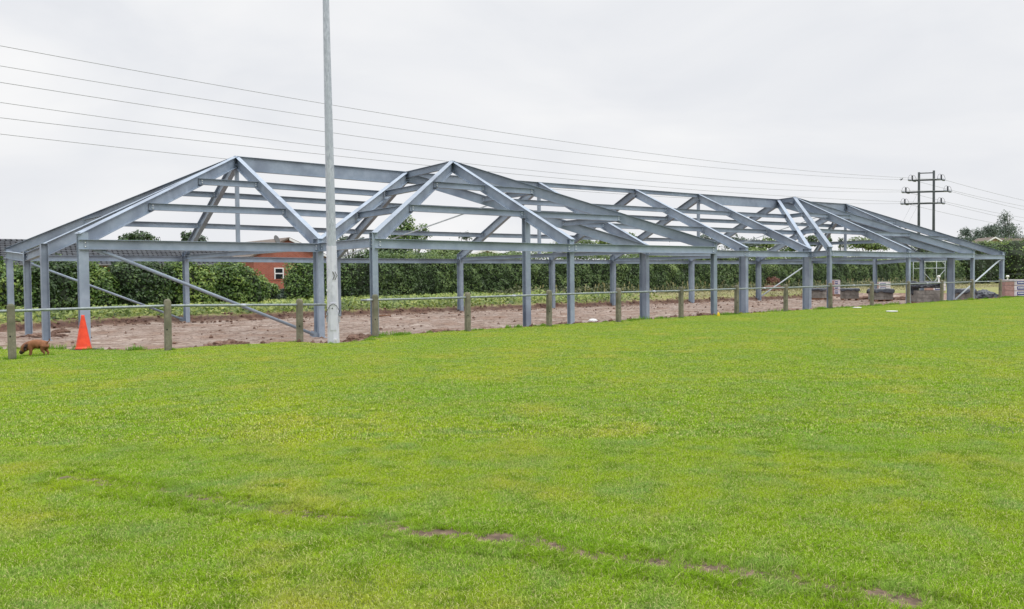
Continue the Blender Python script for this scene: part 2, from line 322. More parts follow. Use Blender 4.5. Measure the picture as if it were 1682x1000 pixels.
def ground_material():
    mt, t, b = mat('ground_cover', (.2, .3, .05), .95, 0, .15); N = t.nodes.new; L = t.links.new
    g = N('ShaderNodeNewGeometry'); pos = g.outputs['Position']
    def nz(s, d=5, r=.55, dist=0):
        n = N('ShaderNodeTexNoise'); n.inputs['Scale'].default_value = s; n.inputs['Detail'].default_value = d; n.inputs['Roughness'].default_value = r; n.inputs['Distortion'].default_value = dist; L(pos, n.inputs['Vector']); return n.outputs['Fac']
    def mrg(x, a, c, p=0, q=1):
        n = N('ShaderNodeMapRange'); n.inputs['From Min'].default_value = a; n.inputs['From Max'].default_value = c; n.inputs['To Min'].default_value = p; n.inputs['To Max'].default_value = q; L(x, n.inputs['Value']); return n.outputs[0]
    def mix(f, A, B):
        n = N('ShaderNodeMix'); n.data_type = 'RGBA'; L(f, n.inputs['Factor'])
        for k, c in (('A', A), ('B', B)):
            if isinstance(c, tuple): n.inputs[k].default_value = (*c, 1)
            else: L(c, n.inputs[k])
        return n.outputs['Result']
    a = N('ShaderNodeAttribute'); a.attribute_name = 'sd'
    # lawn under the blades, colour darkened for the shade between them
    c = mix(mrg(nz(.35, 4), .38, .62), (.10, .16, .018), (.15, .18, .02))
    c = mix(mrg(nz(1.7, 5), .42, .66), c, (.12, .17, .02))
    c = mix(mrg(nz(38, 6, .7), .30, .60), (.04, .07, .012), c)
    # mud
    sp = N('ShaderNodeMapping'); sp.inputs['Scale'].default_value = (.45, 2.6, 1); L(pos, sp.inputs[0])
    ns = N('ShaderNodeTexNoise'); ns.inputs['Scale'].default_value = 1.5; ns.inputs['Detail'].default_value = 6; ns.inputs['Roughness'].default_value = .65; L(sp.outputs[0], ns.inputs['Vector'])
    md = mix(mrg(ns.outputs['Fac'], .38, .62), (.215, .15, .115), (.42, .345, .295))
    md = mix(mrg(nz(.55, 4), .50, .64), md, (.27, .185, .14))
    md = mix(mrg(nz(5, 6, .7), .36, .50), (.15, .10, .075), md)
    md = mix(mrg(nz(14, 4, .7), .28, .42), (.12, .065, .05), md)
    md = mix(mrg(a.outputs['Fac'], .18, .75), mix(mrg(nz(4, 5), .4, .6), (.15, .095, .065), (.26, .18, .13)), md)
    # dark cut bank (steep faces)
    sx = N('ShaderNodeSeparateXYZ'); L(g.outputs['Normal'], sx.inputs[0])
    bankc = mix(mrg(nz(6, 5), .4, .6), (.075, .042, .035), (.15, .085, .065))
    md = mix(mrg(sx.outputs['Z'], .72, .93), bankc, md)
    # verge
    vg = mix(mrg(nz(.7, 5), .4, .62), (.17, .20, .05), (.30, .27, .12))
    va = N('ShaderNodeAttribute'); va.attribute_name = 'vg'
    isv = va.outputs['Fac']
    gr = mix(isv, c, vg)
    ad = N('ShaderNodeMath'); ad.operation = 'ADD'; L(a.outputs['Fac'], ad.inputs[0]); L(mrg(nz(9, 5, .7), .3, .7, -.16, .16), ad.inputs[1])
    res = mix(mrg(ad.outputs[0], -.02, .10), gr, md)
    L(res, b.inputs['Base Color'])
    # damp sheen on part of the mud
    rg = N('ShaderNodeMix'); rg.data_type = 'FLOAT'; L(mrg(nz(.8, 3), .45, .6), rg.inputs['Factor']); rg.inputs['A'].default_value = .95; rg.inputs['B'].default_value = .55
    L(rg.outputs['Result'], b.inputs['Roughness'])
    nb = N('ShaderNodeTexNoise'); nb.inputs['Scale'].default_value = 22; nb.inputs['Detail'].default_value = 8; L(pos, nb.inputs['Vector'])
    bp = N('ShaderNodeBump'); bp.inputs['Strength'].default_value = .7; bp.inputs['Distance'].default_value = .04; L(nb.outputs['Fac'], bp.inputs['Height']); L(bp.outputs[0], b.inputs['Normal'])
    return mt
M['ground'] = ground_material()
gnd = fast_mesh('ground', np.stack([GX.ravel(), GY.ravel(), Z.ravel()], 1), quads=Q, attrs={'sd': SD.ravel(), 'vg': (d1 > .3).astype(float).ravel()}, mat=M['ground'], smooth=True)
tag(gnd, kind='structure')

# the worn scar: an earth strip just above the turf sheet, mostly grown over by fringe tufts
M['soil'] = nmat('bare_soil', (.10, .065, .042), (.235, .165, .115), scale=9, rough=.95, bump=.9, bscale=35, coord='World', c3=(.07, .05, .03), scale3=16, bdist=.02)
def dens_line():
    P = [np.array(p) for p in TR]; out_ = []
    for a_, b_ in zip(P[:-1], P[1:]):
        n_ = max(2, int(np.linalg.norm(b_-a_)/.05))
        out_ += [a_*(1-i/n_)+b_*i/n_ for i in range(n_)]
    return out_ + [P[-1]]
DL = dens_line(); Vs = []; Fs = []; NW = 7
for i, p in enumerate(DL):
    q = DL[min(i+1, len(DL)-1)]-DL[max(i-1, 0)]; q = q/np.linalg.norm(q); nrm = np.array([-q[1], q[0]])
    for j in range(NW):
        w_ = (j/(NW-1)-.5)*.44; x_, y_ = p+nrm*w_
        edge = abs(j/(NW-1)-.5)*2
        Vs.append((x_, y_, float(height(x_, y_)) + (.006 + .006*noise.noise(Vector((x_*14, y_*14, 1))))*(1-edge) + .004 - .006*(edge > .9)))
for i in range(len(DL)-1):
    for j in range(NW-1): Fs.append((i*NW+j, (i+1)*NW+j, (i+1)*NW+j+1, i*NW+j+1))
k_ = MB(); k_.add(Vs, Fs); tag(k_.build('bare_soil_scar', M['soil'], smooth=True), 'bare brown earth showing through the worn line across the near lawn', 'soil', kind='stuff')

# ------------------------------------------------------------ lawn blades (stuff, instanced tufts inside one object)
def grass_mat(name, cols, dry, trans=.3):
    mt = bpy.data.materials.new(name); mt.use_nodes = True; t = mt.node_tree; t.nodes.clear(); N = t.nodes.new; L = t.links.new
    o = N('ShaderNodeOutputMaterial'); d = N('ShaderNodeBsdfPrincipled'); d.inputs['Roughness'].default_value = .7; d.inputs['Specular IOR Level'].default_value = .05
    tr = N('ShaderNodeBsdfTranslucent'); ms = N('ShaderNodeMixShader'); ms.inputs[0].default_value = trans
    g = N('ShaderNodeNewGeometry')
    def nz(s, dd=4):
        n = N('ShaderNodeTexNoise'); n.inputs['Scale'].default_value = s; n.inputs['Detail'].default_value = dd; L(g.outputs['Position'], n.inputs['Vector']); return n.outputs['Fac']
    def mrg(x, a, c, p=0, q=1):
        n = N('ShaderNodeMapRange'); n.inputs['From Min'].default_value = a; n.inputs['From Max'].default_value = c; n.inputs['To Min'].default_value = p; n.inputs['To Max'].default_value = q; L(x, n.inputs['Value']); return n.outputs[0]
    def mix(f, A, B):
        n = N('ShaderNodeMix'); n.data_type = 'RGBA'; L(f, n.inputs['Factor'])
        for k, c in (('A', A), ('B', B)):
            if isinstance(c, tuple): n.inputs[k].default_value = (*c, 1)
            else: L(c, n.inputs[k])
        return n.outputs['Result']
    at = N('ShaderNodeAttribute'); at.attribute_name = 'rnd'
    c = mix(mrg(nz(.42, 6), .36, .64), cols[0], cols[1])
    c = mix(mrg(nz(2.6, 5), .45, .68), c, cols[2])
    c = mix(mrg(nz(.95, 6), .53, .74), c, cols[3])
    c = mix(mrg(nz(5.5, 4), .52, .72), c, tuple(q*.72 for q in cols[0]))
    c = mix(mrg(at.outputs['Fac'], .84, .86), c, dry)
    hs = N('ShaderNodeHueSaturation'); L(c, hs.inputs['Color'])
    oi = N('ShaderNodeMath'); oi.operation = 'FRACT'; mu = N('ShaderNodeMath'); mu.operation = 'MULTIPLY'; mu.inputs[1].default_value = 7.13; L(at.outputs['Fac'], mu.inputs[0]); L(mu.outputs[0], oi.inputs[0])
    L(mrg(oi.outputs[0], 0, 1, .62, 1.35), hs.inputs['Value'])
    L(hs.outputs[0], d.inputs['Base Color']); L(hs.outputs[0], tr.inputs['Color'])
    L(d.outputs[0], ms.inputs[1]); L(tr.outputs[0], ms.inputs[2]); L(ms.outputs[0], o.inputs[0])
    return mt
M['grass'] = grass_mat('lawn_blades', [(.250, .430, .026), (.375, .485, .028), (.262, .415, .085), (.46, .48, .06)], (.62, .60, .26))
M['tallgrass'] = grass_mat('edge_tuft_blades', [(.13, .32, .02), (.20, .38, .025), (.17, .34, .03), (.28, .36, .04)], (.40, .40, .14))

def blade_tile(n, rad, h0, h1, wid, lean):
    """n grass blades in a disc; each 5 verts (quad + tip)"""
    r = rad*np.sqrt(RNG.random(n)); a = RNG.random(n)*2*np.pi
    bx, by = r*np.cos(a), r*np.sin(a)
    # clumping
    h = h0 + (h1-h0)*RNG.random(n)**1.5; ld = RNG.random(n)*2*np.pi; ll = h*lean*(RNG.random(n)*1.1+.15)
    wdir = ld + np.pi/2 + RNG.normal(0, .5, n); wx, wy = np.cos(wdir)*wid/2, np.sin(wdir)*wid/2
    lx, ly = np.cos(ld)*ll, np.sin(ld)*ll
    z0 = np.full(n, -.004)
    V = np.stack([np.stack([bx-wx, by-wy, z0], 1), np.stack([bx+wx, by+wy, z0], 1),
                  np.stack([bx+lx*.35+wx*.8, by+ly*.35+wy*.8, h*.62], 1), np.stack([bx+lx*.35-wx*.8, by+ly*.35-wy*.8, h*.62], 1),
                  np.stack([bx+lx, by+ly, h*(1-.25*RNG.random(n))], 1)], 1).reshape(-1, 3)
    b = np.arange(n)[:, None]*5
    return V, b+np.array([[0, 1, 2, 3]]), b+np.array([[3, 2, 4]]), np.repeat(RNG.random(n), 5)

def scatter_object(name, tile, pts, rot, scl, material):
    V, q, t, rnd = tile; nt_ = len(V); P = np.asarray(pts)
    allV = np.concatenate([V, P]); n = len(allV)
    a = {'tile': np.r_[np.ones(nt_), np.zeros(len(P))], 'rnd': np.r_[rnd, np.zeros(len(P))], 'rot': np.r_[np.zeros(nt_), rot], 'scl': np.r_[np.ones(nt_), scl]}
    o = fast_mesh(name, allV, quads=q, tris=t, attrs=a, mat=material)
    g = bpy.data.node_groups.new(name+'_scatter', 'GeometryNodeTree')
    g.interface.new_socket('Geometry', in_out='INPUT', socket_type='NodeSocketGeometry'); g.interface.new_socket('Geometry', in_out='OUTPUT', socket_type='NodeSocketGeometry')
    N = g.nodes.new; L = g.links.new
    gi = N('NodeGroupInput'); go = N('NodeGroupOutput')
    def attr(nm):
        x = N('GeometryNodeInputNamedAttribute'); x.data_type = 'FLOAT'; x.inputs['Name'].default_value = nm; return x.outputs['Attribute']
    cmpn = N('FunctionNodeCompare'); cmpn.data_type = 'FLOAT'; cmpn.operation = 'GREATER_THAN'; L(attr('tile'), cmpn.inputs[0]); cmpn.inputs[1].default_value = .5
    sg = N('GeometryNodeSeparateGeometry'); sg.domain = 'POINT'; L(gi.outputs[0], sg.inputs['Geometry']); L(cmpn.outputs[0], sg.inputs['Selection'])
    ip = N('GeometryNodeInstanceOnPoints'); L(sg.outputs['Inverted'], ip.inputs['Points']); L(sg.outputs['Selection'], ip.inputs['Instance'])
    cx = N('ShaderNodeCombineXYZ'); L(attr('rot'), cx.inputs['Z']); L(cx.outputs[0], ip.inputs['Rotation']); L(attr('scl'), ip.inputs['Scale'])
    L(ip.outputs[0], go.inputs[0])
    md = o.modifiers.new('scatter', 'NODES'); md.node_group = g
    return o
# lawn points inside (a little beyond) the view
def lawn_points(spacing, dmin, dmax):
    gx = np.arange(-16, 72, spacing); gy = np.arange(-4, 25, spacing)
    X, Y = np.meshgrid(gx, gy); X = X.ravel() + RNG.uniform(-.5, .5, X.size)*spacing; Y = Y.ravel() + RNG.uniform(-.5, .5, Y.size)*spacing
    zz = height(X, Y); d = np.stack([X, Y, zz], 1) - EYE
    dep = d @ W_; u = 841 + F_PX*(d @ R_)/np.maximum(dep, .01)
    v = 500 - F_PX*(d @ U_)/np.maximum(dep, .01)
    ok = (dep > dmin) & (dep <= dmax) & (u > -700) & (u < 2300) & (v < 1400)
    ok &= (Y < np.interp(X, EX, EY) - .02 + RNG.uniform(-.12, .12, X.size))
    X, Y, zz = X[ok], Y[ok], zz[ok]
    keep = polyd(X, Y, TR) > .21
    return X[keep], Y[keep], zz[keep]
near = blade_tile(900, .13, .007, .024, .0030, 1.5)
X, Y, zz = lawn_points(.115, 1.2, 7.5)
sc = 1 + .35*vnoise(X, Y, 1.3, 2) + .25*vnoise(X, Y, 5, 4)
o = scatter_object('lawn_grass', near, np.stack([X, Y, zz], 1), RNG.random(len(X))*6.28, np.clip(sc, .45, 1.6), M['grass'])
tag(o, 'short bright green mown grass covering the near lawn', 'grass', kind='stuff')
print('near pts', len(X))
fringe = blade_tile(34, .030, .008, .030, .0030, 1.2)
DA = np.array(DL); FX = []; FY = []
for p in DA[::1]:
    n_ = 62; FX += list(p[0]+RNG.uniform(-.30, .30, n_)); FY += list(p[1]+RNG.uniform(-.30, .30, n_))
FX = np.array(FX); FY = np.array(FY); td = polyd(FX, FY, TR); ok = td < .27; FX, FY, td = FX[ok], FY[ok], td[ok]
bare = np.full(len(FX), -9.); 
for px, py, r in PB: bare = np.maximum(bare, 1 - np.hypot((FX-px)/(1.7*r), (FY-py)/(1.0*r)))
n1_ = vnoise(FX, FY, 9, 1.5); n2_ = vnoise(FX, FY, 28, 7.5); n3_ = vnoise(FX, FY, 2.2, 3.5)
ok = (bare + .6*n1_ + .5*n2_ < .22) & (RNG.random(len(FX)) < np.where(td < .05, np.clip(.92-1.2*n3_, .4, 1), 1))
ok &= ~((bare > .4) & (RNG.random(len(FX)) < .93))
FX, FY, td = FX[ok], FY[ok], td[ok]; print('fringe', len(FX))
o = scatter_object('lawn_scar_grass', fringe, np.stack([FX, FY, height(FX, FY)+.004], 1), RNG.random(len(FX))*6.28, RNG.uniform(.6, 1.35, len(FX))*np.where(td > .1, 1.1, .85), M['grass'])
tag(o, 'thin ragged grass either side of the worn earth line in the near lawn', 'grass', kind='stuff')
far = blade_tile(520, .26, .008, .022, .0065, 1.4)
X, Y, zz = lawn_points(.21, 7.5, 75)
sc = 1 + .3*vnoise(X, Y, .8, 2) + .2*vnoise(X, Y, 4, 4)
o = scatter_object('far_lawn_grass', far, np.stack([X, Y, zz], 1), RNG.random(len(X))*6.28, np.clip(sc, .5, 1.6), M['grass'])
tag(o, 'short green mown grass stretching from mid field to the post and rail fence', 'grass', kind='stuff')
print('far pts', len(X))
# taller ragged tufts along the edge of the turf
POST_XY = [(2.25, 18.35), (4.9, 18.35), (8.05, 18.65), (10.15, 18.78), (12.75, 18.87), (15.6, 18.98), (18.55, 19.15), (21.8, 19.42), (25.2, 19.68), (27.9, 19.75), (31.7, 20.1), (35.1, 20.3), (39.2, 20.7), (42.6, 20.85), (46.3, 21.1), (50.4, 21.45)]
POST_XY = [(float(ray(u_, 470)[0]/ray(u_, 470)[1]*p_[1]), p_[1]) for p_, u_ in zip(POST_XY, [17, 274, 491, 615.5, 767.5, 901.5, 1015.5, 1118.5, 1210, 1290.5, 1364, 1432, 1492, 1547, 1596.5, 1643])]
tuft = blade_tile(70, .09, .05, .15, .006, .8)
n = 620; X = RNG.uniform(-2, 60, n); Y = np.interp(X, EX, EY) + RNG.normal(.02, .10, n)
cl = vnoise(X, Y, 1.2, 8); keep = cl > -.08; X, Y, cl = X[keep], Y[keep], cl[keep]
TX = [(20.1, 19.75), (20.3, 19.7), (27.5, 19.95), (27.9, 19.95), (10.4, 19.0), (10.6, 18.95), (10.2, 18.9), (3.0, 20.6), (3.2, 20.5), (3.4, 20.3), (36.2, 20.35), (36.5, 20.4), (36.8, 20.4)]
TX += [(px_+random.uniform(-.12, .12), py_-.02+random.uniform(-.1, .08)) for px_, py_ in POST_XY for _ in range(5)]
TX += [(2.3+.11*q, 18.55+.25*random.random()) for q in range(7)]
X = np.r_[X, [t[0] for t in TX]]; Y = np.r_[Y, [t[1] for t in TX]]
s_ = np.r_[.5+np.clip(cl, 0, .5)*1.4, np.r_[np.full(13, 1.25), np.full(len(TX)-13, .6)]]
# small tufts added round post feet to darken the ground contact
o = scatter_object('edge_grass_tufts', tuft, np.stack([X, Y, height(X, Y)-.01], 1), RNG.random(len(X))*6.28, s_, M['tallgrass'])
tag(o, 'taller ragged grass along the edge between lawn and building site', 'grass', kind='stuff')

# ------------------------------------------------------------ steel building frame
BF = empty('steel_building_frame', (0, 0, 0), 'long unfinished grey steel frame of a single storey building with hipped roof on bare earth', 'building')
NX = [4.42, 10.85, 17.66, 24.43, 30.48, 35.08, 41.86, 48.57, 54.71]
YL, YR, YW, YV, YMID, YE = 23.65, 36.84, 20.30, 22.56, 30.27, 28.68
ZC, ZR = 2.93, 6.03
L_ = {i: np.array([NX[i], YL, ZC]) for i in range(9)}
RR = {i: np.array([NX[i], YR, ZC + (.05 if i < 2 else 0)]) for i in range(9)}
RG = {1: (10.78, 30.30, 6.09), 2: (17.64, YMID, 5.99), 3: (24.41, YMID, 5.97), 4: (30.44, YMID, 5.98), 5: (35.06, YMID, 5.98), 6: (41.85, YMID, 6.01), 7: (48.57, YMID, 6.05)}
RG = {k: np.array(v) for k, v in RG.items()}
A1 = np.array([17.66, 26.97, 6.05]); A2 = np.array([41.85, 29.21, 6.06])
W = {1: np.array([10.85, YW, 2.94]), 2: np.array([17.67, YW, 2.90]), 3: np.array([24.42, YW, 2.90])}
V2 = {5: np.array([35.06, YV, 2.97]), 6: np.array([41.87, YV, 2.94]), 7: np.array([48.57, YV, 2.95])}
E0 = np.array([NX[0], YE, 2.86]); E8 = np.array([NX[8], YE, 2.9])
E0b = np.array([NX[0], 31.95, 2.74]); E8b = np.array([NX[8], 31.9, 2.74])

def isec(h, w, tf, tw):
    """outline, top flange top at b=0, a = across"""
    return [(-w/2, -h), (w/2, -h), (w/2, -h+tf), (tw/2, -h+tf), (tw/2, -tf), (w/2, -tf), (w/2, 0), (-w/2, 0), (-w/2, -tf), (-tw/2, -tf), (-tw/2, -h+tf), (-w/2, -h+tf)]
def beam(name, p0, p1, h, w, drop=0, ext=(0, 0), tf=.013, tw=.009, cleats=(0, 0), material=None, parent=BF):
    p0 = np.array(p0, float); p1 = np.array(p1, float)
    D = p1-p0; Ln = np.linalg.norm(D); D /= Ln
    A = np.cross(D, [0, 0, 1]); A /= np.linalg.norm(A); B = np.cross(A, D)
    p0 = p0 - D*ext[0] - np.array([0, 0, drop]); Ln += ext[0]+ext[1]
    mb = MB(); mb.prism(isec(h, w, tf, tw), (p0, A, B, D), Ln)
    o = mb.build(name, material or M['steel'], parent)
    for e, flag in ((0, cleats[0]), (1, cleats[1])):
        if not flag: continue
        c = MB(); q = p0 + D*(flag if e == 0 else Ln-flag)
        s = -1 if e == 0 else 1
        for sd_ in (-1, 1):      # angle cleat on both sides of the web, bolted
            cc = q - B*(h*.5) + A*sd_*(tw/2+.006)
            rot = np.stack([D, A, B], 1)
            c.box(cc, (.09, .012, h*.62), rot)
            for bz in (-.2, .2):
                bc = cc + B*(h*bz) + A*sd_*.012
                c.box(bc, (.026, .022, .026), rot, 1)
        c.build('end_cleat', [M['steel'], M['bolt']], o)
    return o
def column(x, y, ztop, h, w, zb=-.05, axis='Y', stub=False):
    mb = MB(); sec = [(a, b + h/2) for a, b in isec(h, w, .014, .01)]
    if axis == 'Y': fr = ((x, y, zb), (1, 0, 0), (0, 1, 0), (0, 0, 1))
    else: fr = ((x, y, zb), (0, 1, 0), (1, 0, 0), (0, 0, 1))
    mb.prism(sec, fr, ztop-zb)
    o = mb.build('column', M['steel'], BF)
    b = MB(); b.box((x, y, zb+.045), (w+.16 if axis == 'Y' else h+.1, h+.1 if axis == 'Y' else w+.16, .022)); b.build('base_plate', M['steel'], o)
    c = MB(); c.box((x, y, ztop+.006), ((w+.01) if axis == 'Y' else h+.01, (h+.01) if axis == 'Y' else w+.01, .014)); c.build('cap_plate', M['steel'], o)
    return o
# main columns (deep section across the building) and lighter posts
for i in (1, 3, 4, 5, 7):
    column(NX[i], YL+.16, ZC-.03, .36, .175)
    column(NX[i], YR-.13, ZC-.03, .33, .17)
for i in (2, 6): column(NX[i], YR-.13, ZC-.03, .33, .17)
for k in (W, V2):
    for p in k.values(): column(p[0], p[1]+.08, p[2]-.02, .165, .165)
column(NX[0]+.1, YL+.1, ZC, .23, .23); column(NX[0]+.1, YR-.1, ZC, .21, .21)
column(NX[8]-.1, YL+.1, ZC, .21, .21); column(NX[8]-.1, YR-.1, ZC, .2, .2)
column(NX[0], YE, 2.84, .2, .2, axis='X'); column(NX[0], 31.95, 2.72, .2, .2, axis='X')
column(NX[8], YE, 2.84, .2, .2, axis='X'); column(NX[8], 31.9, 2.72, .2, .2, axis='X')
column(17.67, 22.6, 3.66, .2, .2)
# rafters
RH, RW = .36, .171
def rafter(a, b, name='rafter', h=RH): return beam(name, a, b, h, RW, ext=(.06, 0))
for i in (1, 3, 4, 5, 7): rafter(L_[i], RG[i])
for i in (1, 2, 3, 4, 5, 6, 7): rafter(RR[i], RG[i])
rafter(E0, RG[1]); rafter(E8, RG[7])
for a, b in ((L_[0], RG[1]), (RR[0], RG[1]), (L_[8], RG[7]), (RR[8], RG[7]), (W[1], A1), (W[3], A1), (V2[5], A2), (V2[7], A2)): rafter(a, b, 'hip_rafter')
rafter(W[2], A1); rafter(V2[6], A2)
for a, b in ((L_[1], RG[2]), (L_[3], RG[2]), (L_[5], RG[6]), (L_[7], RG[6])): rafter(a + np.array([0, 0, -.01]), b + np.array([0, 0, -.015]), 'valley_rafter')
# ridge
for a, b, h in ((1, 2, .50), (2, 3, .46), (3, 4, .19), (4, 5, .19), (5, 6, .50), (6, 7, .48)): beam('ridge_beam', RG[a], RG[b], h, .15, drop=.012)
beam('ridge_beam', RG[2], A1, .25, .12, drop=.008); beam('ridge_beam', RG[6], A2, .25, .12, drop=.008)
# eaves beams
def eave(a, b, h=.25, drop=.165, cl=(.14, .14)): return beam('eaves_beam', a, b, h, .15, drop=drop, cleats=cl)
eave(L_[0], L_[1]); eave(W[1], W[2], drop=.175); eave(W[2], W[3], drop=.16); eave(L_[1], W[1], drop=.15); eave(L_[3], W[3])
eave(L_[3], L_[4]); eave(L_[4], L_[5]); eave(L_[5], V2[5]); eave(V2[5], V2[6], drop=.18); eave(V2[6], V2[7], drop=.17); eave(V2[7], L_[7]); eave(L_[7], L_[8])
for i in range(8): eave(RR[i], RR[i+1], h=.22, drop=.24)
eave(RR[0], E0b, drop=.10); eave(E0b, E0, drop=.08)
eave(RR[8], E8b, drop=.14); eave(E8b, E8, drop=.14); eave(E8, L_[8], drop=.14)
# ties and king posts at the four main frames
for i in (1, 3, 5, 7):
    a = L_[i] + np.array([0, .2, 0]); b = RR[i] + np.array([0, -.2, 0]); a[2] = b[2] = 2.76
    beam('tie_beam', b, a, .16, .15)
    k = MB(); t = RG[i]; k.box((t[0], t[1], (2.76+t[2]-.3)/2), (.12, .12, t[2]-.3-2.76)); k.build('king_post', M['steel'], BF)
# purlins at 1/3 and 2/3 of every slope
def lerp(a, b, t): return np.asarray(a)*(1-t) + np.asarray(b)*t
def purl(a0, a1, b0, b1, fr=(.35, .68), cl=True):
    for t in fr:
        p, q = lerp(a0, a1, t), lerp(b0, b1, t)
        beam('purlin', p, q, .20, .14, drop=.10, ext=(-.05, -.05), cleats=(.10, .10) if cl else (0, 0), tf=.01)
purl(L_[0], RG[1], L_[1], RG[1]); purl(L_[1], RG[1], L_[1], RG[2]); purl(L_[3], RG[2], L_[3], RG[3]); purl(L_[3], RG[3], L_[4], RG[4])
purl(L_[4], RG[4], L_[5], RG[5]); purl(L_[5], RG[5], L_[5], RG[6]); purl(L_[7], RG[6], L_[7], RG[7]); purl(L_[7], RG[7], L_[8], RG[7])
for i in range(1, 7): purl(RR[i], RG[i], RR[i+1], RG[i+1])
purl(RR[0], RG[1], RR[1], RG[1]); purl(RR[8], RG[7], RR[7], RG[7])
purl(L_[0], RG[1], E0, RG[1], cl=False); purl(E0, RG[1], RR[0], RG[1], cl=False)
purl(L_[8], RG[7], E8, RG[7], cl=False); purl(E8, RG[7], RR[8], RG[7], cl=False)
purl(W[1], A1, W[2], A1); purl(W[2], A1, W[3], A1); purl(V2[5], A2, V2[6], A2); purl(V2[6], A2, V2[7], A2)
purl(L_[1], RG[2], W[1], A1); purl(L_[3], RG[2], W[3], A1); purl(L_[5], RG[6], V2[5], A2); purl(L_[7], RG[6], V2[7], A2)
# tubular bracing
def brace(a, b, r=.044, material=None):
    k = MB(); a = np.array(a, float); b = np.array(b, float); k.tube([a, b], r, 12)
    o = k.build('brace', material or M['steel'], BF, smooth=True)
    d = (b-a)/np.linalg.norm(b-a)
    g = MB(); A = np.cross(d, [0, 1, 0]); A /= np.linalg.norm(A)
    for e, s in ((a, -1), (b, 1)):
        g.box(e + d*s*.08, (.34, .014, .16), np.stack([d, [0, 1, 0], A], 1))
    g.build('gusset_plate', material or M['steel'], o)
brace((4.95, 23.66, 2.48), (10.60, 23.70, .12)); brace((5.2, 36.75, 2.42), (10.66, 36.72, .14))
brace((54.2, 23.66, 2.50), (48.72, 23.70, .20), material=M['steel_pale']); brace((53.9, 36.75, 2.35), (48.75, 36.72, .24), material=M['steel_pale'])
for i, j in ((2, 3), (6, 7)):
    a = lerp(RR[i], RG[i], .02) + np.array([0, 0, -.30]); b = RG[j] + np.array([-.2, .2, -.34])
    k = MB(); D = b-a; Ln = np.linalg.norm(D); D /= Ln; A = np.cross(D, [0, 0, 1]); A /= np.linalg.norm(A); B = np.cross(A, D)
    k.box((a+b)/2, (Ln, .09, .05), np.stack([D, A, B], 1)); k.build('roof_brace', M['steel_pale'], BF)

# ------------------------------------------------------------ pitch barrier (posts + tube rail)
def gz(x, y): return float(height(np.array(float(x)), np.array(float(y))))
posts = [(2.25, 18.35), (5.0, 18.35), (8.12, 18.65), (10.2, 18.78), (12.75, 18.87), (15.6, 18.98), (18.55, 19.15), (21.8, 19.42), (25.2, 19.68), (27.9, 19.75), (31.7, 20.1), (35.1, 20.3), (39.2, 20.7), (42.6, 20.85), (46.3, 21.1), (50.4, 21.45)]
PU = [17, 274, 491, 615.5, 767.5, 901.5, 1015.5, 1118.5, 1210, 1290.5, 1364, 1432, 1492, 1547, 1596.5, 1643]
P2 = []
for (px, py), u in zip(posts, PU):      # keep each post on its measured bearing from the eye
    d = ray(u, 470); P2.append((d[0]/d[1]*py, py))
posts = P2
def fence(name, pts, x_ends, label):
    base = (pts[0][0], pts[0][1], gz(*pts[0]))
    E = empty(name, base, label, 'fence', 'post and rail barriers round the pitch')
    tops = []
    for i, (x, y) in enumerate(pts):
        z = gz(x, y); hh = 1.04 + random.uniform(-.01, .01); lean = np.array([random.uniform(-.006, .006), random.uniform(-.006, .006)])
        mb = MB(); s = .068
        prof = [(-.15, s), (hh-.07, s*.97), (hh-.035, s*.90), (hh-.01, s*.66), (hh, s*.35)]
        V = []; n8 = 12
        for zz_, r in prof:
            for k in range(n8):   # rounded square
                a = 2*math.pi*(k+.5)/n8; c, s1 = math.cos(a), math.sin(a); q = 1/(abs(c)**6+abs(s1)**6)**(1/6)
                V.append((x + r*q*c + lean[0]*zz_, y + r*q*s1 + lean[1]*zz_, z + zz_))
        Fs = [(a*n8+k, a*n8+(k+1) % n8, (a+1)*n8+(k+1) % n8, (a+1)*n8+k) for a in range(len(prof)-1) for k in range(n8)] + [tuple(range((len(prof)-1)*n8, len(prof)*n8))]
        mb.add(np.array(V) - base, Fs)
        p = mb.build('post', M['post'], E, smooth=False)
        h = MB()
        for zz_ in (.43,):
            h.tube([local(base, (x-.03, y-.0685, z+zz_)), local(base, (x-.03, y-.060, z+zz_))], .017, 10)
        h.build('bolt_hole', M['black'], p)
        tops.append((x, y, z+hh-.135))
    a, b = x_ends
    P = [np.array(t) for t in tops]
    d0 = (P[1]-P[0]); d0 /= d0[0]; d1_ = (P[-1]-P[-2]); d1_ /= d1_[0]
    P = [P[0] + d0*(a-P[0][0])] + P + [P[-1] + d1_*(b-P[-1][0])]
    mb = MB(); mb.tube([local(base, p) for p in P], .027, 12)
    rl = mb.build('rail', M['rail'], E, smooth=True)
    c = MB()
    for p, q in list(zip(P[:-1], P[1:]))[::2]:
        m_ = p*.45+q*.55; d = (q-p)/np.linalg.norm(q-p)
        c.tube([local(base, m_-d*.06), local(base, m_+d*.06)], .033, 12)
    c.build('rail_coupler', M['galv'], rl, smooth=True)
    return E
fx = lambda u, y: float(ray(u, 480)[0]/ray(u, 480)[1]*y)
fence('pitch_barrier', posts[:3], (fx(-60, 18.2), fx(535, 18.7)), 'short run of tube rail on weathered concrete posts left of the tall light pole')
fence('pitch_barrier', posts[3:], (fx(595, 18.7), fx(1760, 21.9)), 'long run of tube rail on weathered concrete posts right of the tall light pole')

